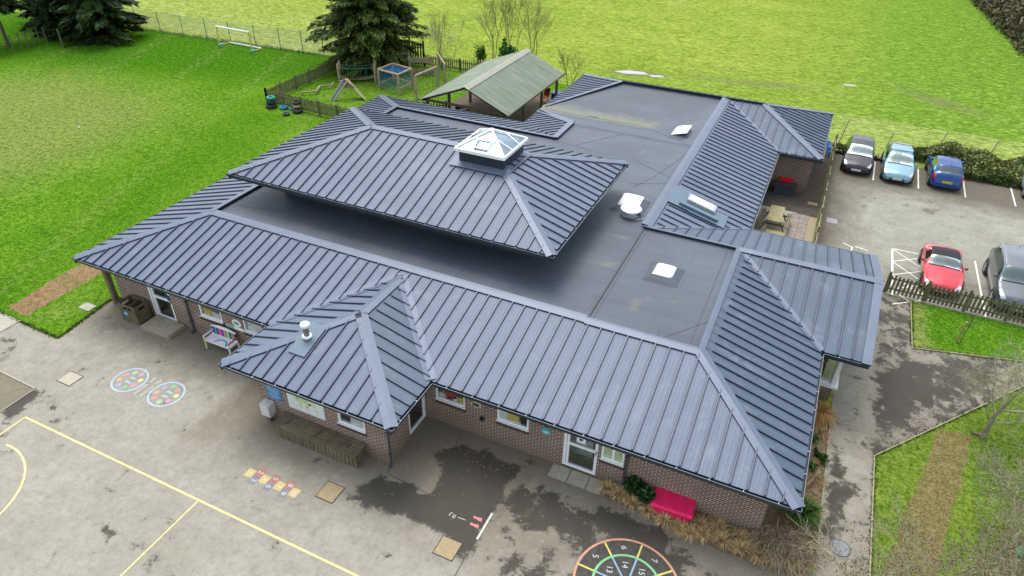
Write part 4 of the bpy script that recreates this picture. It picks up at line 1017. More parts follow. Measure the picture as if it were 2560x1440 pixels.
# ------------------------------------------------------------------ things against the walls
def sign(x0, x1, z0, z1, y, m, label, name='wall_sign', oval=False, face=None):
    t = thing(name, ((x0+x1)/2, y, (z0+z1)/2), label, 'sign', local=True); w, h = (x1-x0)/2, (z1-z0)/2
    mb = MB()
    if oval:
        n = 24; a = [(w*math.cos(2*math.pi*k/n), -.03, h*math.sin(2*math.pi*k/n)) for k in range(n)]
        mb.poly(list(reversed(a)) if False else a); 
        for k in range(n): p, q = a[k], a[(k+1)%n]; mb.poly([p, q, (q[0],-.002,q[2]), (p[0],-.002,p[2])])
    else: mb.box((-w,-.028,-h), (w,-.003,h))
    mb.build('board', m, t); return t
S_BLUE = mat('sign_blue', (.02,.22,.50), .45, 0, .08)
t = sign(11.38,12.02,.98,1.62,-1.6, S_BLUE, 'blue notice board with white lettering on the porch wall')
for k, ln in enumerate(('Please keep our', 'playground tidy', 'and be kind to', 'each other', 'No dogs allowed', 'Thank you')):
    text_mesh(ln, .082, I_WHI, 'lettering', Matrix.Translation((0,-.031,.24-k*.095)) @ Matrix.Rotation(R(90),4,'X'), t)
t = sign(12.32,13.86,.9,1.72,-1.6, mat('map_pale', (.62,.72,.74), .5, 0, .08, 3, c2=(.72,.78,.76)), 'large pale world map board on the porch wall between blue sign and window', 'map_board')
rnd = random.Random(3)
for c, blobs in (((.50,.66,.35), [(-.35,.12,.16,.1),(-.1,.18,.2,.09),(.1,.05,.12,.13)]), ((.70,.66,.35), [(.3,.1,.17,.1),(-.22,-.12,.09,.13)]), ((.72,.45,.36), [(.45,-.12,.1,.07),(.05,-.15,.08,.1)])):
    mb = MB()
    for bx_, bz, rx, rz_ in blobs:
        mb.poly([(bx_+rx*math.cos(a)*(1+.3*math.sin(3*a+bx_*9)), -.031, bz+rz_*math.sin(a)*(1+.25*math.cos(4*a))) for a in [2*math.pi*k/18 for k in range(18)]])
    mb.build('map_land', mat('land%d' % int(c[0]*100+c[1]*10), c, .6), t)
t = sign(7.48,7.94,1.1,1.46,.85, I_WHI, 'round white plaque above the green strip sign near the rainbow bench', 'plaque', oval=True)
mb = MB(); mb.box((-.12,-.036,-.07), (.12,-.031,.07)); mb.build('print', mat('print_green', (.15,.3,.2), .6), t)
t = sign(7.12,8.0,.94,1.08,.85, I_WHI, 'long narrow white and green sign above the rainbow bench', 'plaque'); mb = MB(); mb.box((-.42,-.034,-.05), (-.05,-.029,.05)); mb.build('print', mat('print_mint', (.1,.5,.3), .6), t)
t = sign(18.16,18.56,1.3,1.56,.85, mat('plaque_cream', (.62,.56,.36), .5), 'cream framed dark plaque between the two front windows', 'plaque', oval=True)
mb = MB(); mb.box((-.13,-.036,-.07), (.13,-.031,.07)); mb.build('print', mat('print_dark', (.05,.07,.06), .6), t)
t = sign(20.78,21.12,1.2,1.48,.85, mat('plaque_teal', (.05,.45,.45), .5), 'round teal plaque left of the glazed front door', 'plaque', oval=True)
mb = MB(); mb.box((-.1,-.036,-.02), (.1,-.031,.0)); mb.box((-.08,-.036,-.07), (.08,-.031,-.05)); mb.build('print', I_WHI, t)
# utility box
t = thing('meter_box', (11.42,-1.8,0), 'small white meter cabinet on a short post at the porch corner', 'utility box')
mb = MB(); mb.box((11.22,-1.94,.3), (11.62,-1.62,.84)); mb.build('cabinet', mat('cabinet_white', (.55,.57,.55), .5), t)
mb = MB(); mb.box((11.24,-1.955,.33), (11.60,-1.941,.81)); mb.build('door', mat('cabinet_door', (.60,.62,.60), .5), t); mb = MB(); mb.box((11.36,-1.84,-.02), (11.48,-1.72,.3)); mb.build('post', M_BARK, t)
# long timber storage bench
t = thing('storage_bench', (13.8,-1.95,0), 'long slatted timber storage bench with lid against the porch wall', 'storage bench')
mb = MB(); x = 12.18
while x < 15.4: mb.box((x,-2.28,.0), (x+.135,-2.25,.52)); x += .16
y = -2.25
while y < -1.7: mb.box((12.16,y,0), (12.19,y+.12,.52)); mb.box((15.40,y,0), (15.43,y+.12,.52)); y += .15
mb.build('slats', M_WOOD, t)
mb = MB(); mb.box((12.2,-2.24,.0), (15.39,-1.64,.5)); mb.build('carcass', mat('bench_inside', (.012,.01,.008), .9), t)
mb = MB()
for x0_, x1_ in ((12.1,13.18),(13.19,14.3),(14.31,15.5)):
    for k in range(4): mb.box((x0_,-2.32+k*.18,.53), (x1_,-2.15+k*.18,.565))
mb.build('lid', timber('lid_timber', (.11,.085,.05), (.24,.195,.12), (2.5,25,25)), t)
for x in (12.5,13.75,15.0): mb = MB(); mb.bar((x,-2.1,.575),(x+.06,-1.85,.575),.02,.012); mb.build('hinge', M_DARK, t)
# timber planter crate with blue disc
t = thing('timber_crate', (2.35,.43,0), 'open timber bin crate with a blue round sticker beside the left door', 'crate')
mb = MB(); cx0, cx1, cy0, cy1 = 1.82, 2.78, .08, .72
for k in range(7):
    z = .02 + k * .125
    for (a, b) in (((cx0,cy0),(cx1,cy0)), ((cx0,cy1),(cx1,cy1)), ((cx0,cy0),(cx0,cy1)), ((cx1,cy0),(cx1,cy1))):
        if k == 5:
            mb.bar((*a,z+.055), (a[0]+(b[0]-a[0])*.25,a[1]+(b[1]-a[1])*.25,z+.055), .03, .115); mb.bar((a[0]+(b[0]-a[0])*.75,a[1]+(b[1]-a[1])*.75,z+.055), (*b,z+.055), .03, .115)
        else: mb.bar((*a,z+.055), (*b,z+.055), .03, .115)
mb.box(((cx0+cx1)/2-.02,cy0,.1), ((cx0+cx1)/2+.02,cy1,.8))
mb.build('boards', timber('crate_timber', (.075,.06,.03), (.20,.17,.09), (3,3,30)), t)
mb = MB(); mb.box((cx0+.02,cy0+.02,.0), (cx1-.02,cy1-.02,.3)); mb.build('contents', M_DARK, t)
mb = MB(); mb.poly([(2.15+.16*math.cos(2*math.pi*k/20), cy0-.02, .42+.14*math.sin(2*math.pi*k/20)) for k in range(20)]); mb.build('sticker', S_BLUE, t)
mb = MB(); mb.box((2.08,cy0-.026,.40), (2.24,cy0-.021,.43)); mb.box((2.11,cy0-.026,.46), (2.2,cy0-.021,.48)); mb.build('print', I_WHI, t)
mb = MB(); mb.box((3.02,-.05,-.02), (4.6,.80,.15)); o = mb.build('doorstep', M_CONC2, off=(3.8,.4,0)); tag(o, 'raised concrete doorstep slab below the left white door', 'step')
for i, x in enumerate((21.32,21.98,22.64)):
    mb = MB(); mb.box((x,.24,-.02), (x+.63 if i < 2 else 23.12,.8,.012)); o = mb.build('paving_slab', M_CONC, off=(x+.3,.5,0)); tag(o, ('left', 'middle', 'right')[i] + ' of three pale paving slabs in front of the papered glazed door', 'slab', 'paving slabs at the front door')
# rainbow bench
t = thing('painted_bench', (7.05,.45,0), 'white bench with rainbow coloured back slats against the brick wall', 'bench', local=True)
mb = MB()
for k in range(4): mb.box((-.68,-.28+k*.125,.42), (.68,-.165+k*.125,.445))
mb.build('seat', M_WHITE, t)
for x in (-.66,.62):
    for y in (-.28,.20): mb = MB(); mb.box((x,y,0), (x+.05,y+.05,.42 if y > 0 else .62)); mb.build('leg', mat('leg_yellow', (.70,.70,.18), .6, c2=(.5,.6,.5)) if x < 0 else M_WHITE, t)
    mb = MB(); mb.box((x,-.28,.62), (x+.06,.25,.655)); mb.build('armrest', M_WHITE if x < 0 else mat('arm_red', (.5,.12,.12), .6), t)
bc = [(.02,.03,.45),(.01,.42,.22),(.02,.03,.45),(.65,.10,.14),(.65,.12,.2),(.02,.03,.45),(.70,.2,.25),(.02,.45,.2),(.70,.65,.05),(.02,.03,.45),(.03,.4,.2),(.6,.15,.2)]
for k, c in enumerate(bc):
    x = -.56 + k * .094; mb = MB(); mb.box((x,.185,.49), (x+.082,.225,.86)); mb.build('back_slat', mat('slat%d' % (int(c[0]*100)*7+int(c[1]*100)), c, .5), t)
mb = MB(); n = 12
for k in range(n):
    u0, u1 = -.66+1.32*k/n, -.66+1.32*(k+1)/n; h0, h1 = .86+.12*(1-(u0/.66)**2), .86+.12*(1-(u1/.66)**2)
    mb.mesh([(u0,.19,.84),(u1,.19,.84),(u1,.19,h1),(u0,.19,h0),(u0,.24,.84),(u1,.24,.84),(u1,.24,h1),(u0,.24,h0)], [(0,1,2,3),(7,6,5,4),(3,2,6,7)])
mb.box((-.66,.19,.46), (.66,.24,.50)); mb.build('back_rail', M_WHITE, t)
mb = MB(); mb.ring((.1,-.3), .30, .36, .448, 16, 0, R(10), R(170)); mb.build('painted_arc', mat('arc_blue', (.05,.35,.62), .6), t)
# red storage box
t = thing('red_storage_box', (25.4,.68,0), 'bright pinkish red plastic storage box in the dry grass by the wall', 'storage box', local=True, rz=R(2))
M_REDP = mat('plastic_red', (.72,.01,.09), .45, 0, .2, 3, c2=(.95,.02,.16))
mb = MB(); vs = [(-.56,-.36,0),(.56,-.36,0),(.56,.34,0),(-.56,.34,0),(-.62,-.42,.46),(.62,-.42,.46),(.62,.38,.56),(-.62,.38,.56)]
mb.mesh(vs, [(3,2,1,0),(0,1,5,4),(1,2,6,5),(2,3,7,6),(3,0,4,7)]); mb.build('body', M_REDP, t)
mb = MB(); mb.box((-.635,-.435,.425), (.635,.39,.445)); mb.build('seam', M_DARK, t)
mb = MB(); vs = [(-.66,-.46,.44),(.66,-.46,.44),(.66,.42,.55),(-.66,.42,.55),(-.62,-.42,.53),(.62,-.42,.53),(.62,.38,.64),(-.62,.38,.64)]
mb.mesh(vs, [(3,2,1,0),(4,5,6,7),(0,1,5,4),(1,2,6,5),(2,3,7,6),(3,0,4,7)])
for k in (-1, 0, 1): mb.mesh([(-.5+k*.0+.33*(k+1)-.0,-.34,.542),(-.5+.33*(k+1)+.26,-.34,.542),(-.5+.33*(k+1)+.26,.3,.624),(-.5+.33*(k+1),.3,.624)], [(0,1,2,3)])
mb.build('lid', M_REDP, t)
mb = MB(); mb.box((-.2,.30,.62), (.2,.36,.66)); mb.box((-.55,.36,.60), (-.45,.43,.65)); mb.box((.45,.36,.60), (.55,.43,.65)); mb.build('handle', M_REDP, t)
# side yard: storage box with red lid edge, picnic table, blue sheet
t = thing('dark_storage_box', (25.75,25.5,0), 'dark grey plastic storage box holding something red against the brick wall', 'storage box')
mb = MB(); mb.box((25.2,25.25,0), (26.3,25.85,.5)); mb.build('body', mat('plastic_slate', (.055,.065,.10), .45), t); mb = MB(); mb.box((25.15,25.2,.5), (26.35,25.88,.62)); mb.build('lid', mat('plastic_black', (.045,.05,.065), .4), t)
t = thing('red_sledge', (25.75,25.92,.62), 'bright red flat plastic item leaning on top of the dark storage box', 'toy'); mb = MB(); mb.box((25.35,25.80,.62), (26.1,25.93,.82)); mb.build('body', mat('toy_red', (.75,.01,.02), .4), t)
t = thing('picnic_table', (25.75,21.2,0), 'mossy timber picnic table with two benches on the gravel', 'picnic table', local=True)
mb = MB()
for k in range(6): mb.box((-.36+k*.122,-.92,.72), (-.36+k*.122+.112,.92,.76))
mb.build('tabletop', M_WOODY, t)
for x in (-.78,.56): mb = MB(); mb.box((x,-.9,.43), (x+.1,.9,.465)); mb.box((x+.115,-.9,.43), (x+.22,.9,.465)); mb.build('seat', M_WOODG, t)
for y in (-.6,.6):
    mb = MB(); mb.bar((-.62,y,0),(-.25,y,.72),.09,.06); mb.bar((.62,y,0),(.25,y,.72),.09,.06); mb.bar((-.78,y,.4),(.78,y,.4),.05,.09); mb.bar((-.3,y+.05,.7),(.3,y+.05,.7),.05,.08); mb.build('leg_frame', M_WOODG, t)
mb = MB(); 
for k in range(5): mb.box((25.5,19.35+k*.1,.40), (26.45,19.44+k*.1,.44))
mb.box((25.55,19.4,0), (25.62,19.8,.4)); mb.box((26.33,19.4,0), (26.4,19.8,.4))
o = mb.build('plank_bench', M_WOODY, off=(26,19.5,0)); tag(o, 'low pale plank bench partly under the roof edge beside the picnic table', 'bench')
mb = MB(); rnd = random.Random(5); g = [[(27.35+.09*i+rnd.uniform(-.03,.03), 32.2+.24*j+rnd.uniform(-.05,.05), .9-.16*i+rnd.uniform(-.12,.12)) for i in range(6)] for j in range(8)]
for j in range(7):
    for i in range(5): mb.poly([g[j][i],g[j][i+1],g[j+1][i+1],g[j+1][i]])
o = mb.build('blue_tarpaulin', mat('tarp_blue', (.01,.14,.55), .4), off=(27.6,33,0)); tag(o, 'crumpled bright blue sheet hung behind the fence at the car park corner', 'tarpaulin')

# ------------------------------------------------------------------ fences
def picket_fence(pts, h, label, m=M_WOODG, sp=.135, w=.085, ps=1.6, name='picket_fence', lean=0, rails=(.25,.78), side=1, group=None, ph=1.1):
    t = thing(name, (*pts[0], 0), label, 'fence', group); pk = MB(); rl = MB(); rnd = random.Random(11)
    for a, b in zip(pts, pts[1:]):
        a, b = Vector(a), Vector(b); d = b - a; L = d.length; d.normalize(); n = Vector((-d.y, d.x)) * side
        k = sp / 2
        while k < L:
            c = a + d * k; hh = h * rnd.uniform(.96, 1.03); tl = rnd.uniform(-.02, .02)
            e = d * w / 2; o0 = n * .04; o1 = n * .058
            base_ = [(c - e + o0), (c + e + o0), (c + e + o1), (c - e + o1)]
            vs = [(p.x, p.y, .05) for p in base_] + [(p.x + d.x*tl, p.y + d.y*tl, hh - .06) for p in base_] + [(c.x + o0.x + d.x*tl, c.y + o0.y + d.y*tl, hh), (c.x + o1.x + d.x*tl, c.y + o1.y + d.y*tl, hh)]
            pk.mesh(vs, [(0,1,5,4),(1,2,6,5),(2,3,7,6),(3,0,4,7),(4,5,8),(6,7,9),(5,6,9,8),(7,4,8,9)])
            k += sp
        for z in rails: rl.bar((a.x,a.y,z*h), (b.x,b.y,z*h), .06, .07)
        np_ = max(1, round(L / ps))
        for i in range(np_ + (1 if b == Vector(pts[-1]) else 0)):
            c = a + d * (L * i / np_); pm = MB(); pm.box((c.x-.055,c.y-.055,-.03), (c.x+.055,c.y+.055,h*ph)); pm.build('post', m, t)
    pk.build('pickets', m, t); rl.build('rail', m, t); return t
picket_fence([(31.3,17.05),(46,17.0)], 1.0, 'weathered picket fence between car park and grass verge on the right', sp=.165, w=.09, side=-1)
picket_fence([(27.93,15.45),(27.93,33.6)], 1.05, 'picket fence running between side yard and car park', ps=2.2, side=-1, m=timber('fence_side', (.13,.12,.06),(.42,.38,.24)))
picket_fence([(-10.9,23.4),(-4.2,23.0),(-.6,23.3)], 1.0, 'timber picket fence of the play area facing the lawn and tyres', sp=.15, w=.10)
picket_fence([(-10.9,23.4),(-11.2,33.6)], 1.0, 'long picket fence along the left side of the play area', sp=.15, w=.10, side=-1)
picket_fence([(-9.4,36.6),(-5.3,36.6)], 1.95, 'tall dark picket fence behind the climbing frames under the conifer', sp=.26, w=.15, m=timber('fence_dark', (.035,.03,.018),(.10,.085,.05)))
picket_fence([(-5.3,36.6),(1.5,36.9)], 1.0, 'low picket fence behind the play equipment by the bare trees', sp=.2, w=.09, m=timber('fence_mid', (.09,.085,.05),(.2,.19,.11)))
picket_fence([(-.5,25.6),(2.2,27.2)], 1.0, 'short dark picket fence at the corner of the open shelter', sp=.2, w=.1, m=MAT['fence_dark'])
# wire mesh fence
t = thing('wire_fence', (-38.8,33.4,0), 'tall wire mesh fence with slim grey posts along the far lawn', 'fence')
fp = [(-38.8,33.35),(-35.9,33.5),(-33.0,33.65),(-30.2,33.8),(-27.4,34.0),(-24.6,34.1),(-21.8,34.3),(-19.2,34.6),(-16.9,34.85),(-14.7,35.0),(-12.3,35.4)]
for p in fp: mb = MB(); mb.tube((*p,0), (*p,1.95), .035, n=6); mb.build('post', mat('post_grey', (.14,.17,.22), .5), t)
mm, nt, bs = base('wire_mesh'); out_ = nt.nodes['Material Output']
tr = N(nt, 'ShaderNodeBsdfTransparent'); mx = N(nt, 'ShaderNodeMixShader'); bs.inputs['Base Color'].default_value = (.35,.38,.33,1)
uvn = N(nt, 'ShaderNodeUVMap'); sx = N(nt, 'ShaderNodeSeparateXYZ'); nt.links.new(uvn.outputs[0], sx.inputs[0])
g1 = math_n(nt, 'LESS_THAN', math_n(nt, 'FRACT', math_n(nt, 'MULTIPLY', sx.outputs[0], 12)), .10); g2 = math_n(nt, 'LESS_THAN', math_n(nt, 'FRACT', math_n(nt, 'MULTIPLY', sx.outputs[1], 12)), .10)
nt.links.new(math_n(nt, 'MAXIMUM', g1, g2), mx.inputs[0]); nt.links.new(tr.outputs[0], mx.inputs[1]); nt.links.new(bs.outputs[0], mx.inputs[2]); nt.links.new(mx.outputs[0], out_.inputs[0])
mb = MB()
for a, b in zip(fp, fp[1:]): mb.poly([(*a,.05),(*b,.05),(*b,1.85),(*a,1.85)])
mb.build('mesh_panel', mm, t)
mb = MB()
for a, b in zip(fp, fp[1:]):
    for z in (.1,.95,1.85): mb.bar((*a,z),(*b,z),.012,.012)
mb.build('strand', M_STEEL, t)
mb = MB(); mb.tube((-39.4,33.2,.1), (-43.2,34.0,1.6), .06, n=8); o = mb.build('leaning_pole', M_WHITE, off=(-39.4,33.2,0)); tag(o, 'pale pole leaning by the dark conifers at the fence corner', 'pole')
# stakes under the conifers
for i, (x, y) in enumerate(((-39.32,23.26),(-39.3,24.0),(-39.25,24.6),(-39.3,25.2),(-39.5,25.9),(-39.3,26.4))):
    mb = MB(); mb.tube((x,y,0),(x+.02,y,1.35),.06,n=7); o = mb.build('timber_stake', M_WOODG, off=(x,y,0)); tag(o, 'short timber stake in the row below the far left conifers', 'stake', 'row of timber stakes at the far left')
mb = MB(); mb.tube((-36.6,26.0,0),(-36.6,26.0,1.6),.07,n=7); o = mb.build('timber_stake', M_WOODG, off=(-36.6,26,0)); tag(o, 'single taller timber stake standing apart from the row under the conifers', 'stake')
# field posts
def fieldpost(x, y, h, lab, lean=.1):
    mb = MB(); mb.tube((x,y,0),(x+lean,y,h),.035,.03,n=7); o = mb.build('fence_post', mat('post_pale', (.26,.24,.18), .9, 0, .3, 8), off=(x,y,0)); tag(o, lab, 'post')
fieldpost(28.2,35.3,1.7,'leaning weathered post in the field grass behind the black hatchback', .25); fieldpost(30.85,33.75,1.8,'weathered post between the black and pale blue hatchbacks', .25)
fieldpost(34.2,36.5,1.6,'thin weathered post behind the hedge above the dark blue car', .2); fieldpost(37.2,36.9,1.3,'pale short post in the field behind the hedge', .2)
fieldpost(-.98,37.6,1.5,'wooden post by the bare trees left of the shelter', 0); fieldpost(42.3,67,2.0,'pale marker post at the wood edge far top right', 0)

# ------------------------------------------------------------------ shelter
t = thing('open_shelter', (5.3,29,0), 'open sided shelter with pitched green grey corrugated roof behind the building', 'shelter')
def corr(x0, x1, y0, y1, z0, z1):
    mb = MB(); n = int((y1 - y0) / .035); pr = None
    for k in range(n + 1):
        y = y0 + (y1 - y0) * k / n; h = .028 * math.sin(2*math.pi*(y - y0) / .21)
        r = [(x0,y,z0+h),(x1,y,z1+h)]
        if pr: mb.poly([pr[0], pr[1], r[1], r[0]] if x1 > x0 else [r[0], r[1], pr[1], pr[0]], 0, smooth=True)
        pr = r
    return mb
mm, nt, bs = base('corrugated_sheet'); P = world_pos(nt); mp = N(nt, 'ShaderNodeMapping'); mp.inputs['Scale'].default_value = (.35,4.5,1); nt.links.new(P, mp.inputs[0])
sxx = N(nt, 'ShaderNodeSeparateXYZ'); nt.links.new(P, sxx.inputs[0])
wv = math_n(nt, 'MULTIPLY', math_n(nt, 'ADD', math_n(nt, 'SINE', math_n(nt, 'MULTIPLY', math_n(nt, 'SUBTRACT', sxx.outputs[1], 24.1), 29.92)), 1), .5)
c = mixc(nt, ramp(nt, noise_n(nt, mp.outputs[0], 1, 5, .6), [(.3,0.),(.7,1.)]), (.15,.195,.125), (.295,.345,.26))
c = mixc(nt, ramp(nt, wv, [(.05,.8),(.5,0.)]), c, (.10,.125,.09)); nt.links.new(c, bs.inputs['Base Color']); bs.inputs['Roughness'].default_value = .7; M_CORR = mm
SZE, SZR, SXR = 2.15, 3.5, 5.45
corr(8.55,SXR,24.1,33.9,SZE,SZR).build('roof_sheet', M_CORR, t); corr(1.95,SXR,24.1,33.9,SZE,SZR).build('roof_sheet', M_CORR, t)
mb = MB(); mb.poly([(SXR-.32,24.0,SZR-.09),(SXR,24.0,SZR+.06),(SXR,34.0,SZR+.06),(SXR-.32,34.0,SZR-.09)]); mb.poly([(SXR,24.0,SZR+.06),(SXR+.32,24.0,SZR-.09),(SXR+.32,34.0,SZR-.09),(SXR,34.0,SZR+.06)]); mb.build('ridge_capping', mat('ridge_grey', (.30,.31,.25), .8), t)
M_POST = timber('shelter_timber', (.075,.06,.04), (.15,.125,.075))
for x in (2.35, 8.15):
    for y in (24.5,27.4,30.6,33.5): mb = MB(); mb.box((x-.08,y-.08,0), (x+.08,y+.08,SZE+.12)); mb.build('post', M_POST if x < 5 else M_WOODG, t)
mb = MB()
for y in (24.25,27.4,30.6,33.7):
    mb.bar((2.05,y,SZE-.06),(SXR,y,SZR-.1),.06,.14); mb.bar((8.45,y,SZE-.06),(SXR,y,SZR-.1),.06,.14); mb.bar((2.2,y,SZE+.0),(8.3,y,SZE+.0),.06,.16)
mb.bar((2.35,24.3,SZE),(2.35,33.8,SZE),.08,.16); mb.bar((8.15,24.3,SZE),(8.15,33.8,SZE),.08,.16); mb.bar((SXR,24.3,SZR-.15),(SXR,33.8,SZR-.15),.06,.14)
mb.build('rafter', M_POST, t)
mb = MB(); mb.bar((8.6,24.0,SZE-.02),(8.6,34.0,SZE-.02),.03,.12); mb.bar((1.9,24.0,SZE-.02),(1.9,34.0,SZE-.02),.03,.12); mb.build('fascia', M_WOOD, t)
# things round the shelter
t = thing('tray_table', (3.3,27.6,0), 'black round play tray on a metal stand beside the shelter', 'play tray', local=True)
mb = MB(); mb.lathe((0,0,.55), [(.0,0),(.48,.0),(.55,.12),(.58,.12),(.5,-.02),(0,-.02)], 10); mb.build('tray', mat('tray_black', (.015,.015,.017), .4), t)
for a in range(4): q = R(45+90*a); mb = MB(); mb.tube((.4*math.cos(q),.4*math.sin(q),0),(.4*math.cos(q),.4*math.sin(q),.54),.015,n=6); mb.build('leg', M_STEEL, t)
t = thing('folding_chair', (7.4,33.2,0), 'red folding chair stored under the far end of the shelter', 'chair', local=True)
mb = MB(); mb.box((-.25,-.22,.4),(.25,.22,.44)); mb.build('seat', mat('chair_red', (.35,.02,.02), .6), t); mb = MB(); mb.mesh([(-.25,.22,.44),(.25,.22,.44),(.25,.36,1.0),(-.25,.36,1.0)],[(0,1,2,3)]); mb.build('backrest', MAT['chair_red'], t)
for x in (-.22,.2): mb = MB(); mb.bar((x,-.2,0),(x,.2,.42),.02,.02); mb.bar((x,.2,0),(x,-.2,.42),.02,.02); mb.build('leg_frame', M_STEEL, t)
t = thing('blue_crate', (8.0,33.9,0), 'blue plastic crate beside the red chair at the shelter end', 'crate', local=True); mb = MB(); mb.box((-.3,-.3,0),(.3,.3,.6)); mb.build('body', mat('crate_blue', (.02,.05,.35), .5), t); mb = MB(); mb.box((-.33,-.33,.6),(.33,.33,.66)); mb.build('lid', MAT['crate_blue'], t)
t = thing('sand_table', (8.9,32.2,0), 'low teal topped table between shelter and wing roof', 'table', local=True); mb = MB(); mb.box((-.35,-.6,.5),(.35,.6,.56)); mb.build('tabletop', mat('table_teal', (.12,.32,.28), .6), t)
for x in (-.3,.26):
    for y in (-.55,.5): mb = MB(); mb.box((x,y,0),(x+.05,y+.05,.5)); mb.build('leg', M_WOOD, t)
proto = None
for i, (x, y, r) in enumerate(((6.3,24.9,.3),(6.95,25.2,.32),(7.6,25.1,.33),(7.5,26.2,.3),(6.2,25.9,.28))):
    if not proto:
        proto = thing('plant_pot', (x,y,0), '', 'plant pot', 'grey plant pots by the shelter post', local=True)
        mb = MB(); mb.lathe((0,0,0), [(0,0),(.22,0),(.32,.4),(.35,.4),(.35,.36),(.3,.34),(0,.34)], 14); mb.build('pot', mat('pot_grey', (.11,.115,.12), .7), proto); o = proto
    else: o = copy_thing(proto, (x,y,0))
    o['label'] = ['grey plant pot nearest the shelter front corner', 'grey plant pot second along from the shelter corner', 'grey plant pot right beside the corner post', 'grey plant pot behind the others under the roof', 'grey plant pot below the dark leafy plant'][i]

# ------------------------------------------------------------------ play equipment
def rope(mb, a, b, sag=.1, n=8, r=.02, mi=0):
    a, b = Vector(a), Vector(b); pr = a
    for k in range(1, n + 1):
        u = k / n; p = a.lerp(b, u); p.z -= 4 * sag * u * (1 - u); mb.tube(pr, p, r, n=4, mi=mi, caps=False); pr = p
M_ROPE = mat('rope_blue', (.015,.16,.36), .6); M_TEAL = mat('tube_teal', (.01,.14,.10), .5)
t = thing('wobble_bridge', (-7.9,30.4,0), 'timber wobble bridge with green rails inside the play area', 'play equipment')
ca, cb_ = Vector((-9.2,30.0)), Vector((-6.7,31.4)); d = (cb_ - ca).normalized(); n_ = Vector((-d.y, d.x))
for c in (ca, cb_):
    for s in (-.4,.4): p = c + n_ * s; mb = MB(); mb.box((p.x-.07,p.y-.07,0),(p.x+.07,p.y+.07,1.5)); mb.build('post', M_WOODL, t)
mb = MB(); Lb = (cb_ - ca).length
for k in range(15):
    u = (k + .5) / 15; c = ca + d * Lb * u; z = .42 - .22 * 4 * u * (1 - u) + .0; p, q = c - n_ * .38, c + n_ * .38; mb.bar((p.x,p.y,z),(q.x,q.y,z),.13,.04)
mb.build('tread', M_WOODL, t)
for s in (-.4,.4):
    mb = MB(); p, q = ca + n_ * s, cb_ + n_ * s; rope(mb, (p.x,p.y,1.2),(q.x,q.y,1.2),.12,8,.035)
    for u in (.25,.5,.75): c = p.lerp(q, u); mb.tube((c.x,c.y,1.08),(c.x,c.y,.22),.025,n=5,caps=False)
    mb.build('handrail', M_TEAL, t)
mb = MB()
for c in (ca, cb_): p = c - n_*.4; mb.tube((p.x-.1,p.y,1.25),(p.x-.1,p.y,.95),.06,n=8)
mb.build('grab_ring', mat('ring_red', (.5,.08,.03), .5), t)
t = thing('climbing_cube', (-4.2,30.5,0), 'timber climbing cube with blue rope nets on top and sides', 'play equipment')
cc = [Vector((-5.3,29.85)),Vector((-3.25,29.45)),Vector((-3.1,31.15)),Vector((-5.15,31.6))]; H = 1.55
for c in cc: mb = MB(); mb.box((c.x-.07,c.y-.07,0),(c.x+.07,c.y+.07,H+.05)); mb.build('post', M_WOODL, t)
mb = MB()
for i in range(4): a, b = cc[i], cc[(i+1)%4]; mb.bar((a.x,a.y,H),(b.x,b.y,H),.13,.10); 
for i in (1,2,3): a, b = cc[i], cc[(i+1)%4]; mb.bar((a.x,a.y,.45),(b.x,b.y,.45),.09,.09)
mb.build('beam', M_WOODL, t); mb = MB()
for i in range(4):
    a, b = cc[i], cc[(i+1)%4]
    for z in (.25,.5,.75,1.0,1.25): rope(mb, (a.x,a.y,z),(b.x,b.y,z),.08,6,.014)
    for u in (.2,.4,.6,.8): c = a.lerp(b,u); mb.tube((c.x,c.y,.15),(c.x,c.y,H),.013,n=4,caps=False)
for u in (.14,.28,.42,.56,.7,.84):
    p, q = cc[0].lerp(cc[3],u), cc[1].lerp(cc[2],u); rope(mb,(p.x,p.y,H),(q.x,q.y,H),.1,6,.022); p, q = cc[0].lerp(cc[1],u), cc[3].lerp(cc[2],u); rope(mb,(p.x,p.y,H),(q.x,q.y,H),.1,6,.022)
mb.build('net', M_ROPE, t)
t = thing('climbing_ramp', (-6.1,26.9,0), 'A shaped timber climbing ramp with net near the picket fence', 'play equipment')
apx = [(-6.55,27.1,1.35),(-6.0,27.75,1.35)]; f0 = [(-7.15,26.1,0),(-6.75,25.9,0)]; f1 = [(-5.1,26.9,0),(-4.7,27.3,0)]
mb = MB()
for a, b in ((f0[0],apx[0]),(f0[1],(-6.1,26.95,1.35)),((-6.1,26.95,1.35),(-6.5,27.2,1.35))): mb.bar(a,b,.09,.09)
mb.build('beam', M_WOODL, t)
mb = MB(); mb.mesh([(-6.15,26.9,1.36),(-6.5,27.5,1.36),(-5.2,27.7,.02),(-4.75,27.1,.02)],[(0,1,2,3),(3,2,1,0)]); mb.mesh([(-6.6,26.7,.85),(-6.1,26.95,1.3),(-5.45,27.05,.85)],[(0,1,2),(2,1,0)]); mb.build('board', M_WOODL, t)
mb = MB()
for k in range(6): u = k/6; a = Vector(f0[0]).lerp(Vector(apx[0]),u); b = Vector(f0[1]).lerp(Vector((-6.1,26.95,1.35)),u); mb.tube(a,b,.022,n=4,caps=False)
for u in (.33,.66): a = Vector(f0[0]).lerp(Vector(f0[1]),u); b = Vector(apx[0]).lerp(Vector((-6.1,26.95,1.35)),u); mb.tube(a,b,.022,n=4,caps=False)
mb.build('net', M_ROPE, t)
t = thing('traverse_wall', (-5.2,33.6,0), 'zigzag timber traverse wall with climbing holds at the rear of the play area', 'play equipment')
zp = [Vector((-7.3,34.0)),Vector((-6.0,35.3)),Vector((-5.1,34.0)),Vector((-3.4,34.9))]
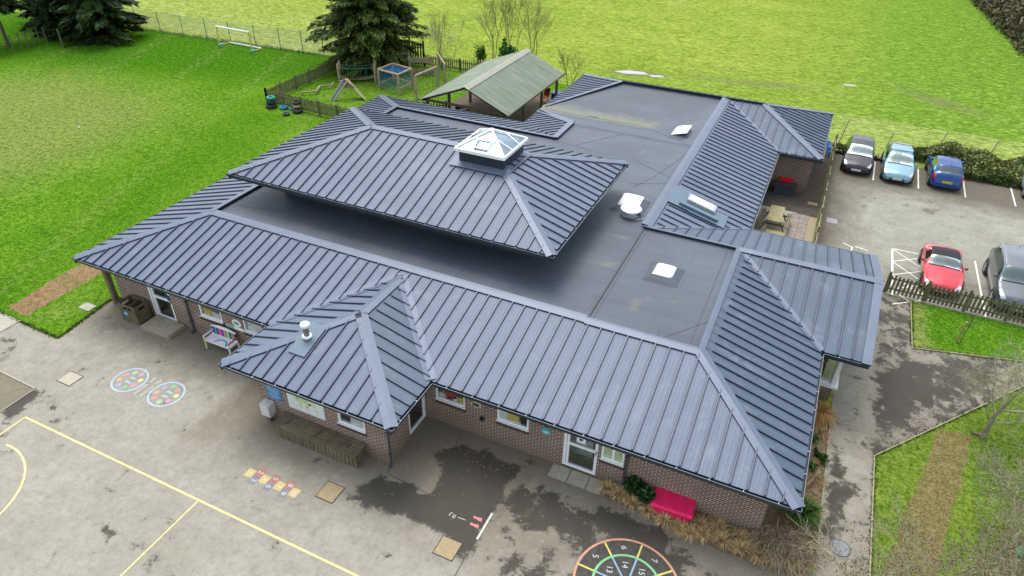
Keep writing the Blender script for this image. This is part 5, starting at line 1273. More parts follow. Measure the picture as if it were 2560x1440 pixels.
for c in zp: mb = MB(); mb.box((c.x-.08,c.y-.08,0),(c.x+.08,c.y+.08,1.5)); mb.build('post', M_WOODL, t)
mb = MB()
for a, b in zip(zp, zp[1:]): mb.bar((a.x,a.y,1.22),(b.x,b.y,1.22),.05,.42)
a, b = zp[2], zp[3]; mb.bar((a.x,a.y,.25),(b.x,b.y,.25),.05,.45); mb.build('board', timber('panel_timber', (.24,.19,.13),(.40,.33,.23),(3,3,14)), t)
mb = MB(); rnd = random.Random(8)
for a, b in zip(zp, zp[1:]):
    for u in (.2,.5,.8): c = a.lerp(b,u); mb.lathe((c.x,c.y-.05,1.22+rnd.uniform(-.1,.1)), [(.0,-.04),(.05,-.03),(.06,.03),(0,.04)], 8)
mb.build('hold', mat('hold_mix', (.05,.25,.22), .5, c2=(.5,.3,.05)), t)
def swingframe(a, b, h0, h1, label, net=True, name='rope_frame'):
    a, b = Vector(a), Vector(b); t = thing(name, (a.x,a.y,0), label, 'play equipment')
    for c, h in ((a,h0),(b,h1)): mb = MB(); mb.box((c.x-.07,c.y-.07,0),(c.x+.07,c.y+.07,h)); mb.build('post', M_WOODL, t)
    mb = MB(); mb.bar((a.x,a.y,h0),(b.x,b.y,h1),.12,.12); mb.build('beam', M_WOODL, t)
    if net:
        mb = MB()
        for u in (.15,.3,.45,.6,.75,.9): c = a.lerp(b,u); h = h0+(h1-h0)*u; mb.tube((c.x,c.y,h),(c.x,c.y,.15),.012,n=4,caps=False)
        mb.build('rope', M_TEAL, t)
    mb = MB(); mb.tube((a.x-.1,a.y-.1,.75),(a.x-.1,a.y-.1,.55),.05,n=8); mb.build('grab_ring', MAT['ring_red'], t)
swingframe((-1.43,29.06),(-1.2,31.9),1.85,1.8,'timber rope frame with thin hanging ropes nearest the shelter')
swingframe((-2.9,34.9),(-1.1,32.84),1.8,1.75,'timber frame with rope ladder rungs behind the nearer rope frame')
beams = [((-9.7,25.9),(-8.9,26.6)),((-8.9,26.6),(-9.4,27.7)),((-9.4,27.7),(-8.75,28.3)),((-8.75,28.3),(-9.0,28.9))]
t = thing('balance_beam', (-9.2,27,0), 'low zigzag timber balance beam inside the picket corner', 'play equipment')
mb = MB()
for a, b in beams: mb.bar((*a,.22),(*b,.22),.1,.1); mb.box((a[0]-.05,a[1]-.05,0),(a[0]+.05,a[1]+.05,.22))
mb.build('beam', M_WOODL, t)
mb = MB(); mb.tube((-8.5,29.2,0),(-8.5,29.2,.35),.12,n=10); o = mb.build('timber_stump', M_WOODL, off=(-8.5,29.2,0)); tag(o, 'short timber stump beside the wobble bridge', 'stump')
# tyres
tyres = [(-9.95,22.75,.0,0,(.03,.035,.04),1.15,'large black tyre at the bottom of the pile at the fence corner'),(-9.9,22.75,.32,0,(.022,.022,.022),1.0,'black tyre in the middle of the pile at the fence corner'),(-9.9,22.8,.6,0,(.02,.28,.20),.9,'teal green tyre on top of the pile at the fence corner'),
 (-9.0,22.95,.0,0,(.02,.22,.33),.85,'bright blue tyre lying flat between the two tyre piles'),(-8.35,23.0,.0,0,(.03,.12,.06),.5,'small dark green tyre half sunk in the grass'),(-8.0,22.05,.0,0,(.035,.055,.075),.75,'dark tyre lying alone nearest the camera on the lawn'),
 (-7.6,22.85,.0,0,(.02,.022,.025),1.05,'black tyre at the bottom of the right hand pile'),(-7.75,23.0,.3,0,(.42,.24,.15),.85,'tan painted tyre in the right hand pile'),(-7.8,23.05,.52,0,(.02,.022,.025),.9,'black tyre on top of the right hand pile')]
for x, y, z, rz, c, s, lab in tyres:
    mb = MB(); mb.torus((0,0,.13), .26, .10, 22, 8); o = mb.build('tyre', mat('tyre_%d' % int(c[0]*1000+c[1]*100), c, .7, 0, .35, 8)); o.location = (x,y,z); o.scale = (s,s,s); tag(o, lab, 'tyre', 'old tyres by the picket fence')
# goal
t = thing('football_goal', (-22.9,33.2,0), 'small white football goal with yellow posts on the far lawn', 'football goal')
g0, g1 = Vector((-24.8,32.9)), Vector((-20.9,32.8)); M_GY = mat('goal_yellow', (.62,.50,.12), .5)
mb = MB(); mb.tube((*g0,1.75),(*g1,1.75),.07,n=8); mb.build('crossbar', M_WHITE, t)
for p in (g0, g1): mb = MB(); mb.tube((*p,0),(*p,1.75),.055,n=8); mb.build('post', M_GY, t); mb = MB(); mb.tube((*p,1.75),(p.x,p.y+1.2,.05),.03,n=6); mb.tube((p.x,p.y,.05),(p.x,p.y+1.2,.05),.05,n=6); mb.build('stay', M_GY, t)
mb = MB(); mb.tube((g0.x,g0.y+1.2,.06),(g1.x,g1.y+1.2,.06),.06,n=8); mb.build('ground_bar', M_WHITE, t)
for p in (g0, g1): mb = MB(); mb.box((p.x-.1,p.y-.12,0),(p.x+.1,p.y+.35,.18)); mb.build('weight', mat('weight_teal', (.15,.4,.38), .6), t)

# ------------------------------------------------------------------ cars
def interp(tab, s):
    for (a, x), (b, y) in zip(tab, tab[1:]):
        if a <= s <= b:
            u = (s - a) / (b - a); u = u * u * (3 - 2 * u) * .5 + u * .5; return x + (y - x) * u
    return tab[-1][1]
HATCH = dict(L=4.25, W=1.74, H=1.42,
  top=[(0,.44),(.015,.56),(.05,.66),(.12,.76),(.255,.90),(.44,1.34),(.60,1.42),(.82,1.36),(.93,1.0),(.965,.90),(.99,.72),(1,.5)],
  belt=[(0,.42),(.015,.53),(.05,.62),(.12,.72),(.255,.86),(.5,.90),(.85,.95),(.93,.93),(.965,.84),(.99,.66),(1,.46)],
  rw=[(0,.80),(.1,.84),(.255,.86),(.44,.72),(.82,.70),(.93,.74),(1,.8)], ws=(.262,.43), sg=(.33,.86), rg=(.845,.925), hl=(.03,.115), tl=(.93,.98), wb=(.185,.80), wr=.315)
SUV = dict(L=4.5, W=1.84, H=1.66,
  top=[(0,.55),(.015,.72),(.05,.86),(.12,.96),(.25,1.08),(.40,1.56),(.60,1.66),(.86,1.60),(.95,1.12),(.98,.95),(1,.55)],
  belt=[(0,.53),(.015,.69),(.05,.82),(.12,.92),(.25,1.04),(.5,1.08),(.88,1.12),(.95,1.06),(.98,.85),(1,.5)],
  rw=[(0,.80),(.1,.84),(.25,.87),(.40,.76),(.86,.74),(.95,.78),(1,.8)], ws=(.256,.39), sg=(.30,.90), rg=(.875,.945), hl=(.025,.12), tl=(.93,.985), wb=(.18,.80), wr=.36)
ROAD = dict(L=4.0, W=1.72, H=1.2,
  top=[(0,.36),(.02,.50),(.06,.60),(.15,.70),(.36,.84),(.50,1.14),(.60,1.20),(.70,1.14),(.80,.88),(.92,.80),(.98,.66),(1,.42)],
  belt=[(0,.34),(.02,.47),(.06,.58),(.15,.72),(.3,.78),(.5,.80),(.75,.84),(.85,.82),(.95,.72),(1,.38)],
  rw=[(0,.74),(.1,.78),(.36,.84),(.50,.70),(.70,.66),(.80,.74),(1,.74)], ws=(.365,.49), sg=(.40,.66), rg=(.72,.78), hl=(.02,.09), tl=(.955,.985), wb=(.20,.79), wr=.31)
def car(name, spec, loc, rz, paint, label, plate, plate_rear=False, cat='car', roofbars=False, softtop=False, rims=(.42,.44,.46), grille=True, railm=None):
    sp = dict(spec); Lc, Wc = sp['L'], sp['W'] / 2
    t = thing(name, loc, label, cat, 'parked cars', rz, local=True)
    plan = [(0,.70),(.02,.84),(.06,.92),(.14,.975),(.3,1),(.78,1),(.92,.95),(.98,.87),(1,.76)]
    def S(s, v, side=1, off=0):
        w = Wc * interp(plan, s); zb = .20 + (.06 if s < .03 or s > .97 else 0); bt = interp(sp['belt'], s); tp = interp(sp['top'], s); rw = w * interp(sp['rw'], s)
        mid = (zb + bt) / 2
        pr = [(w*.90, zb), (w*.985, min(zb+.13, mid)), (w*1.0, mid+.04), (w*.955, bt), (rw, tp-.035 if tp-bt > .1 else tp-.01), (rw*.72, tp+.004), (0, tp+.03)]
        v = max(0, min(5.9999, v)); i = int(v); f = v - i
        x = pr[i][0]*(1-f)+pr[i+1][0]*f; z = pr[i][1]*(1-f)+pr[i+1][1]*f
        return Vector((side * x, -Lc/2 + s*Lc, z))
    ns = 44; nv = 18; mb = MB(); grid = []
    ss = [i/ns for i in range(ns+1)]
    row = lambda s: [S(s, 6*j/nv, -1) for j in range(nv+1)] + [S(s, 6*(nv-j)/nv, 1) for j in range(1, nv+1)]
    rows = [row(s) for s in ss]; m_ = len(rows[0]); vs = [p for r_ in rows for p in r_]
    fs = [(i*m_+j, i*m_+j+1, (i+1)*m_+j+1, (i+1)*m_+j) for i in range(ns) for j in range(m_-1)]
    mb.mesh(vs, fs, 0, True)
    mb.mesh(rows[0], [tuple(range(m_))]); mb.mesh(rows[-1], [tuple(reversed(range(m_)))])
    mb.mesh([(-Wc*.8,-Lc/2+.1,.2),(Wc*.8,-Lc/2+.1,.2),(Wc*.8,Lc/2-.1,.2),(-Wc*.8,Lc/2-.1,.2)], [(3,2,1,0)])
    mb.build('body', paint, t)
    def patch(nm, m, s0, s1, v0, v1, sides=(1,-1), off=.006, n1=10, n2=5, vf=None):
        pm = MB()
        for sd in sides:
            g = []
            for i in range(n1+1):
                s = s0+(s1-s0)*i/n1; r_ = []
                for j in range(n2+1):
                    a, b = (vf(i/n1, v0, v1) if vf else (v0, v1)); v = a+(b-a)*j/n2; p = S(s, v, sd); e = 1e-3
                    du = S(min(1,s+e*5), v, sd) - S(max(0,s-e*5), v, sd); dv = S(s, min(5.999,v+.02), sd) - S(s, max(0,v-.02), sd); nrm = du.cross(dv)
                    if nrm.length > 1e-9: nrm.normalize()
                    if nrm.dot(p - Vector((0,p.y,.5))) < 0: nrm = -nrm
                    r_.append(p + nrm * off)
                g.append(r_)
            vv = [p for r_ in g for p in r_]; k = n2+1
            pm.mesh(vv, [(i*k+j, i*k+j+1, (i+1)*k+j+1, (i+1)*k+j) for i in range(n1) for j in range(n2)], 0, True)
        return pm.build(nm, m, t)
    patch('windscreen', M_CARGL, *sp['ws'], 4.08, 6, n2=8)
    patch('rear_window', M_CARGL, *sp['rg'], 4.15, 6, n2=8)
    patch('side_window', M_CARGL, sp['sg'][0], sp['sg'][1], 3.12, 3.88, (1,), n1=14, vf=lambda u, a, b: (a, a + (b-a)*min(1, u*4+.15, (1-u)*4+.15)))
    patch('side_window', M_CARGL, sp['sg'][0], sp['sg'][1], 3.12, 3.88, (-1,), n1=14, vf=lambda u, a, b: (a, a + (b-a)*min(1, u*4+.15, (1-u)*4+.15)))
    HLM = mat('headlight', (.55,.58,.60), .1, .3); TLM = mat('tail_light', (.42,.01,.02), .2)
    for sd in (1, -1):
        patch('headlight', HLM, sp['hl'][0], sp['hl'][1], 2.9, 4.35, (sd,), .01, vf=lambda u, a, b: (a+.25*u, b-.5*u))
        patch('tail_light', TLM, sp['tl'][0], sp['tl'][1], 2.35, 3.5, (sd,), .01)
        m = MB(); y = -Lc/2 + Lc*(sp['ws'][0]+.055); z = interp(sp['belt'], sp['ws'][0]+.05)+.08
        m.box((sd*Wc*.93-.02,y-.02,z-.04),(sd*Wc*.93+.02,y+.03,z)); m.lathe((sd*(Wc*.93+.12),y,z), [(0,-.05),(.07,-.035),(.085,.0),(.06,.06),(0,.07)], 10, axis='y')
        m.build('wing_mirror', paint if not sp.get('mk') else M_DARK, t)
        patch('sill', M_DARK, .12, .88, .0, .55, (sd,), .004, n1=12, n2=1)
    for s in sp['wb']:
        for sd in (1, -1):
            y = -Lc/2 + s*Lc; wr = sp['wr']; x = sd * (Wc * 1.0)
            ar = MB(); ar.lathe((x,y,wr), [(wr+.055,-.25*sd),(wr+.055,.006*sd),(0,.006*sd)], 24, axis='x'); 
            w = ar.build('wheel', M_DARK, t)
            ty = MB(); ty.lathe((x,y,wr), [(wr*.66,-.2*sd),(wr*.95,-.2*sd),(wr,-.15*sd),(wr,.005*sd),(wr*.94,.03*sd),(wr*.68,.034*sd),(wr*.66,.02*sd)], 24, axis='x'); ty.build('tyre', M_RUBBER, w, off=(0,0,0))
            rm = MB(); rm.lathe((x,y,wr), [(wr*.68,.02*sd),(wr*.62,.012*sd),(wr*.6,-.04*sd),(0,-.045*sd)], 20, axis='x')
            for q in range(5): a = 2*math.pi*q/5+.3; rm.bar((x+.02*sd,y,wr),(x+.02*sd,y+wr*.62*math.cos(a),wr+wr*.62*math.sin(a)),.07,.03,0,(1,0,0))
            rm.lathe((x,y,wr), [(.06,.035*sd),(0,.04*sd)], 10, axis='x'); rm.build('rim', mat('rim_alloy', rims, .3, .7), w, off=(0,0,0))
    # front
    zt0 = interp(sp['top'], .02)
    if grille:
        m = MB(); f = S(.004, 3.5); m.box((-Wc*.42,-Lc/2-.012,f.z-.10),(Wc*.42,-Lc/2+.05,f.z-.02)); m.box((-Wc*.5,-Lc/2-.014,.24),(Wc*.5,-Lc/2+.05,.34)); gq = m.build('grille', M_DARK, t)
        m = MB(); m.box((-Wc*.40,-Lc/2-.018,f.z-.068),(Wc*.40,-Lc/2-.012,f.z-.055)); m.lathe((0,-Lc/2-.02,f.z-.04), [(.0,-.01),(.06,-.008),(.06,0)], 12, axis='y'); m.build('badge', M_STEEL, gq, off=(0,0,0))
    for rear in (False, True):
        y = (Lc/2 + .012) if rear else (-Lc/2 - .025); z = .60 if rear else .385
        if rear: z = min(.62, interp(sp['top'], .99) - .14)
        m = MB(); m.box((-.26,min(y,y-.02 if not rear else y),z-.055),(.26,max(y,y+.02 if rear else y)+.0,z+.055) if rear else (.26,y,z+.055)); pl = m.build('number_plate', mat('plate_yellow', (.72,.60,.02), .4) if rear else mat('plate_white', (.75,.75,.75), .4), t)
        Mx = Matrix.Translation((0, y + (.023 if rear else -.023), z)) @ (Matrix.Rotation(R(180),4,'Z') if rear else Matrix.Identity(4)) @ Matrix.Rotation(R(90),4,'X')
        text_mesh(plate, .105, M_DARK, 'lettering', Mx, pl)
    if roofbars:
        for s in (.48,.72):
            m = MB(); a, b = S(s,4,-1), S(s,4,1); m.bar(a+Vector((0,0,.1)), b+Vector((0,0,.1)), .035, .03)
            for p in (a,b): m.bar(p, p+Vector((0,0,.1)), .04, .04)
            m.build('roof_bar', M_DARK, t)
        for sd in (-1,1):
            m = MB(); m.bar(S(.45,4,sd)+Vector((0,0,.04)), S(.78,4,sd)+Vector((0,0,.04)), .03, .03); m.build('roof_rail', M_DARK, t)
    if railm:
        for sd in (-1,1):
            m = MB(); pts = [S(.40+.45*k/6,4.15,sd)+Vector((0,0,.045)) for k in range(7)]
            for a, b in zip(pts, pts[1:]): m.bar(a,b,.035,.035)
            m.build('roof_rail', railm, t)
    if softtop: patch('soft_top', mat('fabric_black', (.012,.014,.02), .8), .495, .80, 3.9, 6, off=.012, n1=12, n2=8)
    else:
        m = MB(); p = S(.80,6); m.tube(p, p+Vector((0,.12,.16)), .008, n=4); m.build('aerial', M_DARK, t)
    # wiper line and bonnet shut lines
    m = MB(); a = S(sp['ws'][0], 4.3, -1)+Vector((0,-.01,.012)); b = S(sp['ws'][0], 4.3, 1)+Vector((0,-.01,.012)); c = S(sp['ws'][0],6)+Vector((0,-.02,.012)); m.bar(a,c,.05,.01); m.bar(c,b,.05,.01); m.build('scuttle', M_DARK, t)
    return t
def paint(name, c, metal=.3, rough=.28): return mat('car_' + name, c, rough, metal, .05, 2, coat=.3 if name in ('black', 'blue') else .8)
car('hatchback_car', HATCH, (29.45,32.2,-.016), R(-1), paint('black', (.008,.009,.014), .0, .35), 'black hatchback parked nose out in the first bay by the fence', 'HP14 MJX')
car('hatchback_car', HATCH, (31.72,31.95,-.016), R(0), paint('sky', (.17,.34,.40), .4), 'pale turquoise blue hatchback with black roof bars in the second bay', 'GX08 GXS', roofbars=True)
car('hatchback_car', dict(HATCH, L=3.95), (34.32,32.15,-.016), R(181), paint('blue', (.001,.045,.19), .1), 'deep blue hatchback showing its rear and yellow number plate by the hedge', 'WF66 PFK')
car('hatchback_car', HATCH, (39.35,32.9,-.016), R(2), paint('mint', (.48,.56,.54), .4), 'silver green car only partly in view at the right edge of the car park', 'WR59 KDL')
car('roadster_car', ROAD, (33.65,19.7,-.016), R(-1.5), paint('red', (.50,.012,.028), .2), 'red two seat convertible with black soft top behind the picket fence', 'WA66 LKJ', softtop=True)
car('suv_car', SUV, (36.6,19.75,-.016), R(0), paint('graphite', (.12,.14,.155), .5), 'dark grey SUV with silver roof rails at the right edge behind the fence', 'WJ17 HDE', railm=M_STEEL)

# ------------------------------------------------------------------ vegetation
def leafcloud(mb, pts, size, rnd, nm=2, flat=0, elong=1.6):
    for p in pts:
        s = size * rnd.uniform(.6, 1.4); u = Vector((rnd.gauss(0,1), rnd.gauss(0,1), rnd.gauss(0,1)*(1-flat))).normalized(); w = Vector((rnd.gauss(0,1), rnd.gauss(0,1), rnd.gauss(0,1)*(1-flat*.6))); w = (w - u * w.dot(u)).normalized()
        p = Vector(p); a, b = u * s * elong / 2, w * s / 2
        mb.poly([p - a, p - b * .9, p + a, p + b * .9], rnd.randrange(nm))
def conifer(name, x, y, h, rad, z0, rnd, label, mats, levels, per, leaves, group=None, size=.24, trunk=.28, spike=1.0):
    t = thing(name, (x,y,0), label, 'tree', group); tr = MB(); tr.tube((x,y,0),(x,y,h*.96),trunk,.04,n=10); br = tr; cr = MB()
    for L_ in range(levels):
        u = L_ / levels; z = z0 + (h - z0) * u ** .92
        R_ = rad * (1 - u) ** .75 * (.72 + .28 * min(1, u * 6))
        for b in range(per):
            a = 2*math.pi*(b + rnd.random()) / per + L_ * .7; ln = R_ * rnd.uniform(.62, 1.12)
            up = rnd.uniform(.0,.25); dr = rnd.uniform(.1,.34)
            def pos(s): return Vector((x + math.cos(a)*ln*s, y + math.sin(a)*ln*s, z + ln*(up*s - dr*s*s)))
            prev = pos(0)
            for k in range(1, 5):
                q = pos(k/4); br.tube(prev, q, max(.012, .05*(1-(k-1)/4)*(1-u*.6)), n=4, caps=False); prev = q
            n = int(leaves * ln / rad + 6)
            side = Vector((-math.sin(a), math.cos(a), 0))
            for k in range(n):
                s = rnd.random() ** .6; wdt = ln * .30 * (1.05 - s) + .12; q = pos(s) + side * rnd.uniform(-wdt, wdt); q.z -= abs(rnd.gauss(0, .13)) + .0
                e = size * rnd.uniform(.6, 1.35); dirv = Vector((math.cos(a)+rnd.gauss(0,.35), math.sin(a)+rnd.gauss(0,.35), -rnd.uniform(.0,.75))).normalized(); w = dirv.cross(Vector((0,0,1))) + Vector((0,0,rnd.gauss(0,.3))); w.normalize()
                mi = 0 if s < .45 else (1 if rnd.random() < .6 else 2)  # inner needles darker, tips paler: crown shade and highlights put into colour
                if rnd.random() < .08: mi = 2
                cr.poly([q - dirv*e*.9, q - w*e*.34, q + dirv*e*.9, q + w*e*.34], mi)
    tr.build('trunk', M_BARK, t); cr.build('crown', mats, t); return t
L1, L2, L3 = leafmat('needle_dark', (.012,.024,.006)), leafmat('needle_mid', (.036,.066,.012)), leafmat('needle_light', (.115,.165,.025))
rnd = random.Random(21)
conifer('conifer_tree', -9.3, 34.6, 13.0, 5.6, .8, rnd, 'large spreading conifer standing behind the wobble bridge', [L1, L2, L3], 27, 16, 310, size=.20, trunk=.42)
D1, D2, D3 = leafmat('needle_black', (.005,.011,.005)), leafmat('needle_deep', (.014,.034,.009)), leafmat('needle_green', (.035,.085,.010))
for i, (x, y, h, r_, z0, lab) in enumerate(((-35.6,29.6,9,4.3,.4,'dark conifer nearest the wire fence corner at upper left'), (-39.8,29.3,10,4.3,.5,'dark conifer in the middle of the upper left clump'), (-41.5,24.2,9,3.0,3.2,'slim stemmed dark conifer at the top left corner above the stakes'), (-44.5,31.5,10,4.4,.5,'dark conifer farthest back in the upper left clump'))):
    conifer('conifer_tree', x, y, h, r_, z0, rnd, lab, [D1, D2, D3], 14, 10, 130, 'dark conifers at the upper left', size=.42, trunk=.16)
mb = MB(); mb.mesh([(-40.4,31.6,1.8),(-40.1,31.6,1.5),(-40.5,31.6,.6),(-40.8,31.5,.9)],[(0,1,2,3)]); o = mb.build('orange_cloth', mat('cloth_orange', (.45,.09,.03), .8), off=(-40.4,31.6,0)); tag(o, 'orange cloth hanging under the dark conifers near the fence', 'cloth')

def bare_tree(name, x, y, h, spread, rnd, label, bark, depth=5, r0=.09, stems=1, buds=None, group=None, nb=3, bud_n=3, up=.35, lean=(0,0), first=.22, r_min=.006, tex=None):
    t = thing(name, (x,y,0), label, 'tree', group); tr = MB(); cr = MB(); bd = MB()
    def grow(p, d, ln, r, lv):
        segs = 3; pts = [p]; dd = d.copy()
        for k in range(segs):
            dd = (dd + Vector((rnd.gauss(0,.13), rnd.gauss(0,.13), rnd.gauss(0,.08) + .04*up))).normalized(); pts.append(pts[-1] + dd * ln / segs)
        for k in range(segs):
            ra = r * (1 - .35*k/segs); rb_ = r * (1 - .35*(k+1)/segs); (tr if lv < 1 else cr).tube(pts[k], pts[k+1], max(r_min, ra), max(r_min, rb_), n=7 if lv < 1 else 3, caps=False)
        if lv >= depth:
            if buds:
                for _ in range(bud_n):
                    q = pts[-1].lerp(pts[1], rnd.random()) + Vector((rnd.gauss(0,.03), rnd.gauss(0,.03), rnd.gauss(0,.03))); s = rnd.uniform(.012,.026); u = Vector((rnd.gauss(0,1),rnd.gauss(0,1),rnd.gauss(0,1))).normalized(); w = u.orthogonal().normalized()
                    bd.poly([q-u*s, q-w*s*.8, q+u*s, q+w*s*.8])
            return
        kids = nb if lv else nb + 2
        for k in range(kids):
            f = rnd.uniform(.35, 1.0) if lv else rnd.uniform(.3, 1.0); q = pts[min(segs-1, int(f*segs))].lerp(pts[min(segs, int(f*segs)+1)], f*segs % 1)
            ax = dd.orthogonal().normalized(); ax.rotate(Matrix.Rotation(rnd.uniform(0, 2*math.pi), 3, dd)); nd = (dd * rnd.uniform(.55, 1.1) + ax * rnd.uniform(.35, .9) * spread).normalized(); nd.z += up * .25; nd.normalize()
            grow(q, nd, ln * rnd.uniform(.55, .8), r * .5, lv + 1)
        grow(pts[-1], dd, ln * .7, r * .62, lv + 1)
    for s in range(stems):
        a = 2*math.pi*s/max(1,stems); d0 = Vector((lean[0] + (.22*math.cos(a) if stems > 1 else 0), lean[1] + (.22*math.sin(a) if stems > 1 else 0), 1)).normalized()
        grow(Vector((x + (.12*math.cos(a) if stems > 1 else 0), y + (.12*math.sin(a) if stems > 1 else 0), 0)), d0, h * .36, r0, 0)
    tr.build('trunk', bark, t); cr.build('branches', tex or bark, t)
    if buds: bd.build('buds', buds, t)
    return t
B_PALE, B_TWIG, B_GREY = mat('birch_bark', (.36,.34,.27), .9, 0, .4, 6, c2=(.14,.13,.09)), mat('twig_pale', (.36,.36,.22), .9, 0, .3, 3), mat('twig_brown', (.17,.145,.075), .9, 0, .3, 3)
BUD = mat('bud_brown', (.10,.062,.032), .9)
rnd = random.Random(4)
bare_tree('birch_tree', 34.65, 8.56, 4.4, 1.35, rnd, 'leafless pale barked birch on the grass right of the path', B_PALE, 5, .085, tex=B_TWIG, up=.1, nb=3, r_min=.0052)
AT = mat('twig_alder', (.33,.31,.20), .9)
bare_tree('alder_tree', 33.4, .3, 5.4, 1.4, rnd, 'leafless tree with brown buds overhanging the path at the bottom right corner', B_GREY, 5, .09, buds=BUD, tex=AT, nb=4, bud_n=2, up=.0, r_min=.0052)
bare_tree('alder_tree', 31.9, -1.9, 5.4, 1.5, rnd, 'leafless budding tree whose twigs reach over the path at the bottom edge', B_GREY, 5, .08, buds=BUD, tex=AT, nb=3, bud_n=5, up=.0, lean=(-.15,.1), r_min=.0052)
bare_tree('alder_tree', 34.9, 3.6, 4.8, 1.35, rnd, 'leafless twiggy tree between the birch and the bottom right corner', B_GREY, 5, .08, buds=BUD, tex=B_TWIG, nb=4, bud_n=1, up=.05, r_min=.0052)
bare_tree('birch_tree', 36.6, 10.6, 3.8, 1.2, rnd, 'leafless pale twigged birch at the right edge beside the asphalt path', B_PALE, 5, .07, tex=B_TWIG, up=.1, nb=2, r_min=.0052)
T_FAR = mat('twig_far', (.22,.20,.09), .9); G_BT = 'thin leafless trees along the field edge'
for i, (x, y, h, st, lab) in enumerate(((-.9,41.2,6.8,4,'leafless multi stemmed tree left of the ivy bush behind the shelter'), (.6,41.0,7.2,4,'leafless multi stemmed tree with ivy foot behind the shelter ridge'), (3.2,40.5,6.8,4,'leafless multi stemmed tree right of the green ivy bush'), (-2.3,35.2,5.6,3,'pale leafless sapling cluster beside the play area rope frame'), (7.7,37.5,3.4,2,'small leafless tree between shelter and wing roof'), (-4.6,38.2,4.6,3,'leafless shrub behind the low picket fence'))):
    bare_tree('bare_tree', x, y, h, .5, rnd, lab, B_GREY if i != 3 else B_PALE, 4, .034, max(2, st - 1), tex=T_FAR if i != 3 else B_TWIG, group=G_BT, nb=2, up=.8, r_min=.0055)
def bush(name, x, y, rx, ry, h, n, size, mats, rnd, label, cat='shrub', group=None, stems=True, z0=.0, part='foliage'):
    t = thing(name, (x,y,0), label, cat, group); mb = MB(); pts = []
    lumps = [(rnd.uniform(-.6,.6)*rx, rnd.uniform(-.6,.6)*ry, rnd.uniform(.35,.8)*h, rnd.uniform(.35,.6)) for _ in range(9)]
    while len(pts) < n:
        lx, ly, lz, lr = rnd.choice(lumps); a = Vector((rnd.gauss(0,1),rnd.gauss(0,1),rnd.gauss(0,1))).normalized() * (rnd.random()**.4) * lr
        p = (x+lx+a.x*rx, y+ly+a.y*ry, max(.03, lz+a.z*h*.8)+z0); pts.append(p)
    leafcloud(mb, pts, size, rnd, len(mats)); mb.build(part, mats, t)
    if stems:
        s = MB()
        for k in range(7): s.tube((x+rnd.uniform(-.2,.2)*rx,y+rnd.uniform(-.2,.2)*ry,0),(x+rnd.uniform(-.6,.6)*rx,y+rnd.uniform(-.6,.6)*ry,h*.8),.018,.008,n=4,caps=False)
        s.build('stem', M_BARK, t)
    return t
IV = [leafmat('ivy_dark', (.012,.05,.008)), leafmat('ivy_mid', (.03,.13,.012)), leafmat('ivy_light', (.07,.22,.02))]
bush('ivy_bush', 1.4, 39.3, 1.05, .9, 1.9, 1500, .13, IV, rnd, 'round bright green ivy bush behind the shelter ridge', 'bush')
bush('ivy_bush', -1.5, 39.8, .5, .5, 1.4, 500, .12, IV, rnd, 'small green ivy clump on the leftmost bare tree foot', 'bush')
bush('ivy_bush', .35, 40.8, .3, .3, 2.2, 350, .12, IV, rnd, 'narrow ivy climbing the stem of the middle bare tree', 'bush')
EV = [leafmat('evergreen_dark', (.007,.026,.006)), leafmat('evergreen_mid', (.016,.062,.012)), leafmat('evergreen_light', (.045,.12,.03))]
bush('evergreen_shrub', 24.35, .62, .62, .42, .75, 2600, .085, EV, rnd, 'dark glossy evergreen shrub left of the red storage box')
bush('potted_shrub', 6.4, 25.3, .5, .5, .9, 500, .1, EV, rnd, 'dark leafy plant in pots under the shelter corner', 'plant')
# hedge along the car park
HG = [leafmat('hedge_dark', (.06,.095,.02), .3), leafmat('hedge_mid', (.15,.21,.045), .3), leafmat('hedge_olive', (.24,.275,.085), .3), leafmat('hedge_straw', (.36,.34,.15), .3)]
t = thing('hedge', (37.5,34.4,0), 'thick straggly olive green hedge behind the parked cars', 'hedge'); mb = MB(); pts = []
while len(pts) < 26000:
    x = rnd.uniform(32.6,43); y = rnd.uniform(32.5,36.4); yc = 34.4; hmax = (1.0 + .22*math.sin(x*1.3) + .2*math.sin(x*3.1+1) + .15*math.sin(y*4+x)) * max(0, 1 - ((y-yc)/2.0)**2)**.6 * (min(1,(x-32.4)/1.3)); z = hmax*(1-rnd.random()**2*.8)*rnd.uniform(.85,1.12)
    if y > (34.15 if x < 35.35 else 32.6): pts.append((x,y,z))
for p in pts:
    i = 0 if p[2] < .42 or rnd.random() < .2 else rnd.choice((1,1,2,2,3)); k = len(mb.m); leafcloud(mb, [p], .10, rnd, 1); mb.m[k:] = [i]*(len(mb.m)-k)  # low leaves darker: shade at the hedge foot put into colour
mb.build('foliage', HG, t)
s = MB()
for k in range(60): x = rnd.uniform(32.6,46); s.tube((x,34.6,0),(x+rnd.uniform(-.4,.4),34.6+rnd.uniform(-.5,.5),rnd.uniform(.9,1.7)),.015,.006,n=3,caps=False)
s.build('stem', M_BARK, t)
bush('bramble', 28.6, 33.75, .8, .35, .5, 900, .09, HG, rnd, 'low olive bramble tuft behind the black hatchback', 'bush'); bush('bramble', 31.4, 33.7, .9, .3, .45, 700, .09, HG, rnd, 'low bramble tuft behind the pale blue hatchback', 'bush')
mb = MB(); mb.box((28.1,33.22,-.02),(32.4,33.36,.14)); o = mb.build('retaining_board', mat('board_dark', (.03,.022,.015), .9), off=(30,33.3,0)); tag(o, 'dark low timber board edging the rear of the car park bays', 'edging')
